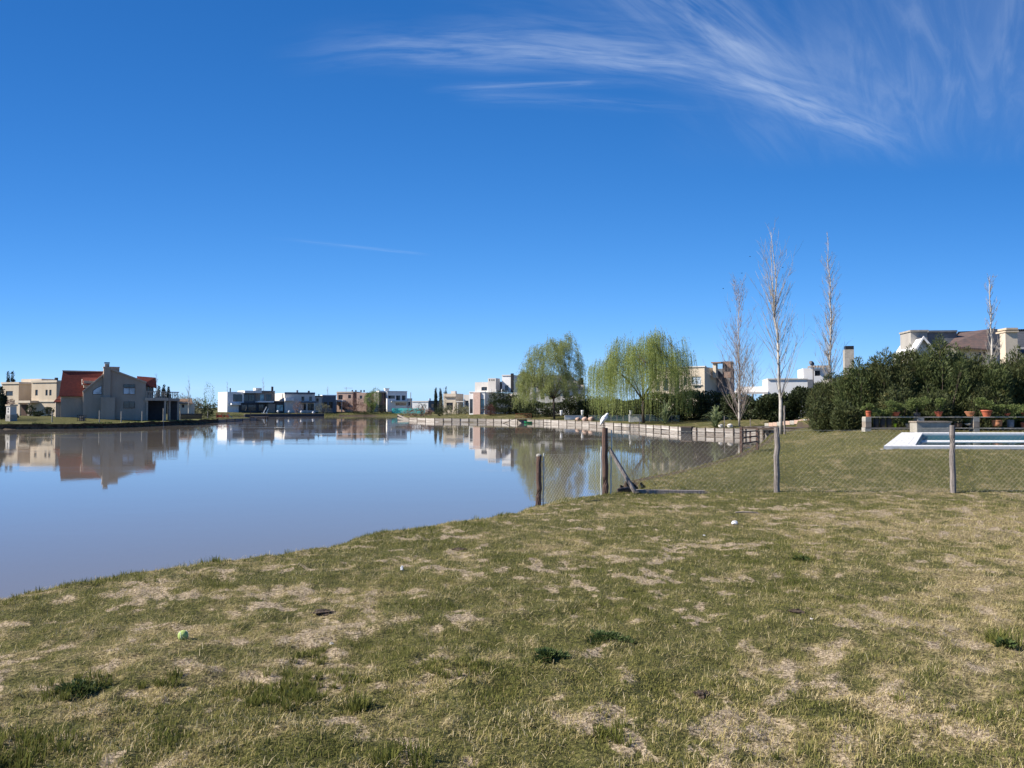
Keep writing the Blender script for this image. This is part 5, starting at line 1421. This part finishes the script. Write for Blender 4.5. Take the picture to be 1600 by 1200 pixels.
# ------------------------------------------------------------------ right bank furniture
jx, jy = (818 - 800) / 1200 * 177, 177.0
jt = thing('garden_jetty', 'little timber jetty with orange cross braced railing beside the feathery willow', 'jetty', (jx, jy, 1.1))
wj = 25 / 1200 * 177
for k in range(10): piece('plank', jt, 'greywood', (-wj / 2 + wj * (k + .5) / 10, 1.2, 0), (wj / 10 - .02, 2.6, .06))
for x in (-wj / 2 + .06, wj / 2 - .06):
    for yy in (0, 2.4): piece('post', jt, 'timber', (x, yy, -.85), (.12, .12, 1.7))
for k in range(4): piece('railing_post', jt, 'orangewood', (-wj / 2 + .08 + (wj - .16) * k / 3, 0, .55), (.09, .09, 1.1))
piece('handrail', jt, 'orangewood', (0, -.07, 1.12), (wj, .05, .09)); piece('handrail', jt, 'orangewood', (0, -.07, .16), (wj, .05, .08))
for k in range(3):
    for sg in (1, -1):
        Lx = (wj - .16) / 3; piece('cross_brace', jt, 'orangewood', (-wj / 2 + .08 + Lx * (k + .5), -.07 - .03 * sg, .63), (math.hypot(Lx, .86), .04, .07), (0, sg * math.atan2(.86, Lx), 0))
piece('ramp', jt, 'timber', (-wj / 2 - 1.6, .6, -.6), (3.4, 1.2, .1), (0, R(-22), 0))
boat = thing('green_boat', 'small green rowing boat moored under the jetty', 'boat', (25.5 / 1200 * 176, 176.0, 0))
hull = MB(); V = []; F = []
for i in range(9):
    t = i / 8 * 2 - 1; wdt = .5 * (1 - abs(t) ** 2.4) + .03
    V += [(t * .95, -wdt, .42 + .1 * t * t), (t * .9, -wdt * .6, -.08), (t * .9, wdt * .6, -.08), (t * .95, wdt, .42 + .1 * t * t)]
    if i: F += [(4 * i - 4 + k, 4 * i - 3 + k, 4 * i + 1 + k, 4 * i + k) for k in range(3)]
hull.add(V, F).build('hull', 'greenpaint', boat, True); MB().box(-.12, .12, -.4, .4, .3, .34).build('seat', 'greywood', boat)
# pool and glass fence behind the egret
gf = thing('glass_pool_fence', 'low glass pool fence with thin posts behind the egret', 'fence', ground_px(920, 160)); g0 = np.array(gf.location); g_end = np.array(ground_px(1062, 130))
dd = g_end - g0; n = 14; an = math.atan2(dd[1], dd[0]); LL = math.hypot(dd[0], dd[1])
gm, gt_, go_ = newmat('fence_glass'); gb = principled(gt_, None, (.05, .08, .09), .05, .5); gtr = gt_.n('ShaderNodeBsdfTransparent'); gtr.inputs[0].default_value = (.62, .72, .74, 1)
gmx = gt_.n('ShaderNodeMixShader'); gmx.inputs[0].default_value = .35; gt_.t.links.new(gtr.outputs[0], gmx.inputs[1]); gt_.t.links.new(gb.outputs[0], gmx.inputs[2]); gt_.t.links.new(gmx.outputs[0], go_.inputs[0]); MAT['fglass'] = gm
for k in range(n):
    c_ = dd * ((k + .5) / n); piece('glass_panel', gf, 'fglass', (c_[0], c_[1], c_[2] + .6), (LL / n - .12, .02, 1.1), (0, 0, an)); c_ = dd * (k / n); piece('post', gf, 'greywood', (c_[0], c_[1], c_[2] + .6), (.08, .08, 1.3), (0, 0, an))
for px, Y, w_, py, lab in ((1008, 140, 50, 648.4, 'long white raised pool wall behind the willow trunk'), (897, 170, 30, 649.4, 'white garden ledge left of the egret')):
    X, Y, Z = ground_px(px, Y); H = at(px, py, Y)[2] - Z; wl_ = thing('white_wall', lab, 'garden wall', (X, Y, Z)); hw = w_ / 2400 * Y
    MB().box(-hw, hw, 0, .4, -.2, H).build('wall_body', 'white', wl_); MB().box(-hw - .05, hw + .05, -.05, .45, H + .002, H + .08).build('coping', 'white', wl_)
for px, Y, py0, py1, lab in ((877, 169, 641, 649, 'white urn on the ledge under the feathery willow'), (910, 169, 641, 649, 'white urn left of the egret'), (986, 139.5, 641.5, 648, 'white urn on the end of the long white pool wall')):
    X = at(px, py1, Y)[0]; z0 = at(px, py1, Y)[2] - .05; H = at(px, py0, Y)[2] - z0; o = MB().lathe([(.2, 0), (.26, H * .3), (.32, H * .8), (.36, H * .95), (.3, H), (.26, H * .93)], 12).build('urn', 'white', None, True, loc=(X, Y, z0)); tag(o, lab, 'urn', 'white urns on the right bank')
for i, (px, Y, w_, lab) in enumerate(((914, 158, 10, 'pale stone heap left of the egret'), (924, 157, 9, 'rounded pale stone right beside the egret perch'), (903, 163, 7, 'small pale stone under the feathery willow'), (1126, 104, 8, 'pale rock beside the pale flax plant'), (1140, 103, 9, 'white rock before the bushy poplar'))):
    X, Y, Z = ground_px(px, Y); r = w_ / 2400 * Y; D3 = []; mb = MB(); N1, N2 = 7, 10
    prof = [(r * math.sin(math.pi * (k + .3) / 7.6), r * .9 - r * .9 * math.cos(math.pi * (k + .3) / 7.6)) for k in range(8)]; mb.lathe(prof, N2)
    mb.V = [(v[0] * (1 + .25 * math.sin(5 * v[1] / r + i)), v[1] * (1 + .2 * math.cos(4 * v[2] / r)), v[2] * .9 + .05 * r * math.sin(6 * v[0] / r)) for v in mb.V]
    o = mb.build('rock', 'pinkbrick' if i < 3 else 'offwhite', None, True, loc=(X, Y, Z - .1)); tag(o, lab, 'rock', 'rocks on the right bank')

# ------------------------------------------------------------------ left bank and far shore details
pil = thing('stone_pillar', 'pale square stone pillar with dark marks on the left lawn', 'pillar', ground_px(13.5, 138)); pz = np.array(pil.location); pil.rotation_euler = (0, 0, R(-24))
def pxl(px, py, Y=138): q_ = at(px, py, Y); return q_[0] - pz[0], q_[2] - pz[2]
for nm, x0, x1, y0, y1, mt, ex in (('plinth', 6, 17.4, 648, 657, 'conc', .0), ('shaft', 7, 16.6, 634.6, 647.8, 'offwhite', .06), ('cap', 6.2, 17.6, 632, 634.4, 'cream', -.06)):
    (u0, z0), (u1, z1) = pxl(x0, y1), pxl(x1, y0); MB().box(u0, u1, ex, 1.3 - ex, z0 if nm != 'plinth' else -.3, z1).build(nm, mt, pil)
for x0, x1, y0, y1 in ((11, 12.6, 637.2, 638.2), (11.6, 12.6, 638.4, 639.8), (10.8, 12, 640, 641), (10.6, 13, 642.4, 644.4), (11.4, 13.4, 650.6, 653)):
    (u0, z0), (u1, z1) = pxl(x0, y1), pxl(x1, y0); MB().box(u0, u1, .02 if y0 < 648 else -.02, .058 if y0 < 648 else -.002, z0, z1).build('dark_mark', 'black', pil)
lb = MB(); leafblob(lb, (pxl(12, 628)[0], .6, pxl(12, 629)[1]), (.5, .5, .5), 500, .16, .07); lb.build('dry_plant', 'brownleaf', pil)
ac = thing('metal_cage', 'dark metal cage box on the lawn before the red roofed house', 'cage', ground_px(126, 143))
for x in (-.55, -.18, .18, .55):
    for yy in (0, .9): piece('bar', ac, 'black', (x, yy, .55), (.06, .06, 1.15))
for z in (.1, .55, 1.1):
    for yy in (0, .9): piece('bar', ac, 'black', (0, yy + .05, z), (1.15, .05, .06))
piece('box_core', ac, 'greywood', (.12, .45, .5), (.7, .6, .8))
for i, (px, Y, top) in enumerate(((82, 138, 643), (156, 142, 641.5), (190, 146, 642.5), (222.5, 149, 642.5), (255.6, 153, 638), (282, 172, 641), (325, 192, 643))):
    X, Y, Z, H, mb = round_post('stake', None, px, Y, top, .09, 'offwhite', 0, 8); o = mb.build('fence_post', 'conc', None, loc=(X, Y, Z))
    tag(o, ['pale fence post before the cream house wall', 'pale fence post before the chimney base of the red roofed house', 'pale fence post below the lower window of the red roofed house', 'pale fence post left of the veranda of the red roofed house', 'taller pale fence post before the veranda', 'pale fence post before the dark picket fence', 'pale fence post by the dark bush at the bank tip'][i], 'post', 'pale fence posts on the left lawn')
pf_ = thing('picket_fence', 'dark picket fence right of the red roofed house', 'fence', ground_px(262, 172)); q0 = np.array(pf_.location); q1 = np.array(ground_px(316, 196)); dd = q1 - q0; an = math.atan2(dd[1], dd[0]); LL = math.hypot(dd[0], dd[1])
for k in range(30): c_ = dd * ((k + .5) / 30); piece('picket', pf_, 'timber', (c_[0], c_[1], c_[2] + .6), (LL / 30 * .72, .05, 1.35 + rnd.uniform(-.05, .05)), (0, 0, an))
for z in (.3, 1.0): c_ = dd * .5; piece('rail', pf_, 'timber', (c_[0] + .06, c_[1] + .1, c_[2] + z), (LL, .05, .1), (0, 0, an))
for i, px in enumerate((434.5, 452, 471, 489.6)):
    X, Y, Z = ground_px(px, 325); o = MB().lathe([(.06, 0), (.06, .35), (.3, .5), (.5, .8), (.5, 1.05), (.3, 1.35), (.05, 1.45)], 12).build('globe_lamp', 'white', None, True, loc=(X, Y, at(px, 646, 306)[2])); 
    o.location.z = Z - .05; tag(o, ['leftmost', 'second', 'third', 'rightmost'][i] + ' of four white garden globes along the far quay', 'globe lamp', 'white globes on the far quay')
qy = thing('far_quay', 'pale quay edge along the far shore below the white modern house', 'quay', (-104, 298, 0))
for (ax, ay), (bx, by), n in (((-104, 298), (-98, 312), 6), ((-98, 312), (-80, 326.5), 10)):
    for k in range(n):
        an = math.atan2(by - ay, bx - ax); L = math.hypot(bx - ax, by - ay) / n; X0 = ax + (bx - ax) * (k + .5) / n + 104 + .3 * math.sin(an); Y0 = ay + (by - ay) * (k + .5) / n - 298 - .3 * math.cos(an)
        piece('quay_slab', qy, 'stone', (X0, Y0, 1.06), (L - .04, .8, .16), (0, 0, an)); piece('quay_wall', qy, 'darkgrey', (X0, Y0, .42), (L - .02, .5, 1.1), (0, 0, an))
ps = thing('red_playset', 'red and orange play frame at the end of the left bank', 'playset', ground_px(347, 203))
for x in (-1.4, 0, 1.4): piece('post', ps, 'redmetal', (x, 0, .65), (.12, .12, 1.4)); piece('post', ps, 'redmetal', (x, .9, .65), (.12, .12, 1.4))
piece('top_bar', ps, 'orangewood', (0, 0, 1.36), (3.0, .1, .1)); piece('panel', ps, 'redmetal', (-.7, .02, .6), (1.2, .06, .6)); piece('panel', ps, 'orangewood', (.75, .92, .55), (1.2, .06, .5)); piece('slide', ps, 'tanplastic', (2.0, .4, .6), (1.6, .5, .06), (0, R(38), 0))
sw = thing('garden_loungers', 'pale slanted lounger frame before the stone pier of the white house', 'lounger', ground_px(414, 318))
piece('back_frame', sw, 'white', (0, 0, 1.6), (.3, .25, 3.0), (0, R(28), 0)); piece('back_frame', sw, 'white', (.9, .2, 1.2), (.25, .25, 2.2), (0, R(28), 0)); piece('leg', sw, 'white', (.9, .1, .6), (.2, .2, 1.2)); piece('seat', sw, 'white', (-.6, .1, .4), (1.6, .6, .12))
dj = thing('dark_jetty', 'dark wooden jetty over the channel at the left bank tip', 'jetty', ((404 - 800) / 1200 * 224, 224, .95))
for k in range(12): piece('plank', dj, 'greywood', (-2.2 + k * .42, .6, 0), (.4, 2.4, .08))
for x in (-2, 2.2): piece('post', dj, 'timber', (x, -.4, -.6), (.2, .2, 1.8)); piece('post', dj, 'timber', (x, 1.6, -.6), (.2, .2, 1.8))
piece('rail_post', dj, 'timber', (-2.2, -.4, .7), (.14, .14, 1.6)); piece('rail', dj, 'timber', (-1.2, -.4, 1.1), (2.2, .1, .1))
tn = thing('teal_netting', 'teal construction netting screen below the white cube house', 'netting', ground_px(612, 346)); q0 = np.array(tn.location); q1 = np.array(ground_px(664, 338)); dd = q1 - q0; an = math.atan2(dd[1], dd[0]); LL = math.hypot(dd[0], dd[1])
for k in range(8): c_ = dd * ((k + .5) / 8); piece('net_panel', tn, 'teal', (c_[0], c_[1], c_[2] + 1.1), (LL / 8 - .04, .06, 2.3 + rnd.uniform(-.2, .2)), (0, rnd.gauss(0, .02), an)); c_ = dd * (k / 8); piece('post', tn, 'greywood', (c_[0], c_[1], c_[2] + 1.2), (.1, .12, 2.6), (0, 0, an))
stk = thing('leaning_stakes', 'dark leaning wooden props on the lawn tip of the right bank', 'props', ground_px(658, 214))
MB().tube([(0, 0, -.2), (0, 0, 2.0)], .09, 7).build('stake', 'timber', stk); MB().tube([(.9, 0, -.1), (.05, 0, 1.5)], .07, 7).build('stake', 'timber', stk)

# ------------------------------------------------------------------ things on the lawn
X, Y, Z = hit(286, 999)
bl = thing('tennis_ball', 'worn yellow green tennis ball lying on the grass', 'ball', (X, Y, Z + .027))
ico = MB(); prof = [(max(.036 * math.sin(math.pi * k / 12), .0005), -.036 * math.cos(math.pi * k / 12)) for k in range(13)]; ico.lathe(prof, 22).build('felt', 'ball', bl, True)
sm = MB(); pts = []
for k in range(41):
    u = 2 * math.pi * k / 40; v = Vector((math.cos(u) + .5 * math.cos(3 * u) * .5, math.sin(u) - .25 * math.sin(3 * u), .98 * math.sin(2 * u))).normalized() * .0363; pts.append(v)
sm.tube(pts, .0016, 5, False).build('seam', 'seam', bl, True)


def scrap(name, label, px, py, r, mat, flat=.5, seed=1, cat='litter', jag=.4):
    X, Y, Z = hit(px, py); N1, N2 = 8, 12; V = []; F = []; rg_ = random.Random(seed)
    for i in range(N1 + 1):
        for k in range(N2):
            th, ph = math.pi * i / N1, 2 * math.pi * k / N2; q = r * (1 + rg_.uniform(-jag, jag)); V.append((q * math.sin(th) * math.cos(ph), q * .8 * math.sin(th) * math.sin(ph), q * flat * math.cos(th)))
    for i in range(N1):
        for k in range(N2): F.append((i * N2 + k, (i + 1) * N2 + k, (i + 1) * N2 + (k + 1) % N2, i * N2 + (k + 1) % N2))
    o = MB().add(V, F).build(name, mat, None, loc=(X, Y, Z + r * flat * (.5 if mat != 'soil' else .05))); return tag(o, label, cat)


scrap('plastic_bag', 'crumpled white plastic bag on the grass before the fence', 1148, 819, .042, 'litter', .7, 3)
scrap('paper_scrap', 'tiny white paper scrap left of the plastic bag', 1100, 838, .02, 'litter', .5, 5)
scrap('bone_chip', 'small pale stone chip right of the tennis ball', 518, 1007, .014, 'offwhite', .7, 7, 'stone')
scrap('paper_scrap', 'upright pale scrap on the grass near the water', 628, 890, .016, 'litter', 1.6, 9)
scrap('white_pebble', 'tiny white pebble in the middle of the lawn', 1268, 969, .012, 'offwhite', .7, 11, 'stone')
scrap('white_pebble', 'tiny white pebble near the timber beam', 1061, 769, .02, 'offwhite', .7, 13, 'stone')
X, Y, Z = hit(1166, 804); o = MB().tube([(-.19, 0, 0), (-.05, .01, .008), (.1, -.005, .004), (.2, .015, 0)], [.012, .014, .013, .008], 6).build('dry_stick', 'stone', None, loc=(X, Y, Z + .03)); tag(o, 'short pale stick lying beyond the plastic bag', 'stick')
scrap('earth_clod', 'dark clod of turned earth near the middle of the lawn', 505, 958, .085, 'soil', .22, 15, 'clod'); scrap('earth_clod', 'dark clod of earth near the water edge', 717, 859, .085, 'soil', .2, 17, 'clod')
scrap('earth_clod', 'small dark clod at the lower right middle of the lawn', 1097, 1086, .05, 'soil', .4, 19, 'clod'); scrap('earth_clod', 'small dark clod on the right half of the lawn', 1245, 957, .06, 'soil', .3, 21, 'clod')


def leafy_weed(label, px, py, w_px, n, L=.05, seed=0):
    X, Y, Z = hit(px, py); rw = w_px / 2400 * Y; root = thing('leafy_weed', label, 'weed', (X, Y, Z), group='broad leaved weeds in the lawn'); mb = MB()
    a = NR.uniform(0, 6.283, n); q = NR.random(n) ** .8 * rw * (.7 + .3 * np.cos(3 * a + X)); x, y = q * np.cos(a), q * np.sin(a) * .8
    z = terrain(x + X, y + Y) - Z + NR.uniform(0, .03, n) * (1 - (q / rw) ** 2)
    mb.leaves(np.stack([x, y, z], 1), np.stack([np.cos(a) * .9, np.sin(a) * .9, NR.uniform(.2, 1.3, n)], 1) + NR.normal(0, .3, (n, 3)), L * NR.uniform(.6, 1.3, n), L * .36 * NR.uniform(.7, 1.3, n))
    mb.build('leaf_rosette', 'weed', root); MB().lathe([(.012, -.02), (.01, .01), (.003, .02)], 6).build('crown_base', 'soil', root)


leafy_weed('dark leafy weed patch in the centre of the lawn', 948, 1000, 84, 1000, .028); leafy_weed('dark leafy weed left of the larger weed patch', 858, 1026, 62, 800, .028)
leafy_weed('low leafy weed in the lower left lawn', 125, 1082, 80, 420, .030); leafy_weed('leafy weed near the right picture edge', 1572, 1012, 22, 160, .05)
leafy_weed('small leafy weed on the right lawn', 1253, 876, 26, 120, .045)

# a few birds far off in the sky
for i, (px, py) in enumerate(((1172, 401), (1159, 427), (1223, 418), (1130, 451))):
    p = at(px, py, 150); bd = thing('flying_bird', ['highest', 'second', 'third', 'lowest'][i] + ' of the small dark birds flying near the bare poplars', 'bird', p, rnd.uniform(0, 6), 'birds in the sky')
    MB().tube([(-.16, 0, 0), (-.06, 0, .01), (.06, 0, .015), (.13, 0, .02), (.17, 0, .02)], [.01, .045, .05, .03, .004], 8).build('body', 'black', bd, True)
    for s_ in (-1, 1): MB().add([(.06, s_ * .03, .02), (.08, s_ * .18, .08), (.0, s_ * .34, .05), (-.05, s_ * .17, .07), (-.06, s_ * .03, .02), (.0, s_ * .1, .085)], [(0, 1, 5), (1, 2, 5), (2, 3, 5), (3, 4, 5), (4, 0, 5)]).build('wing', 'black', bd)
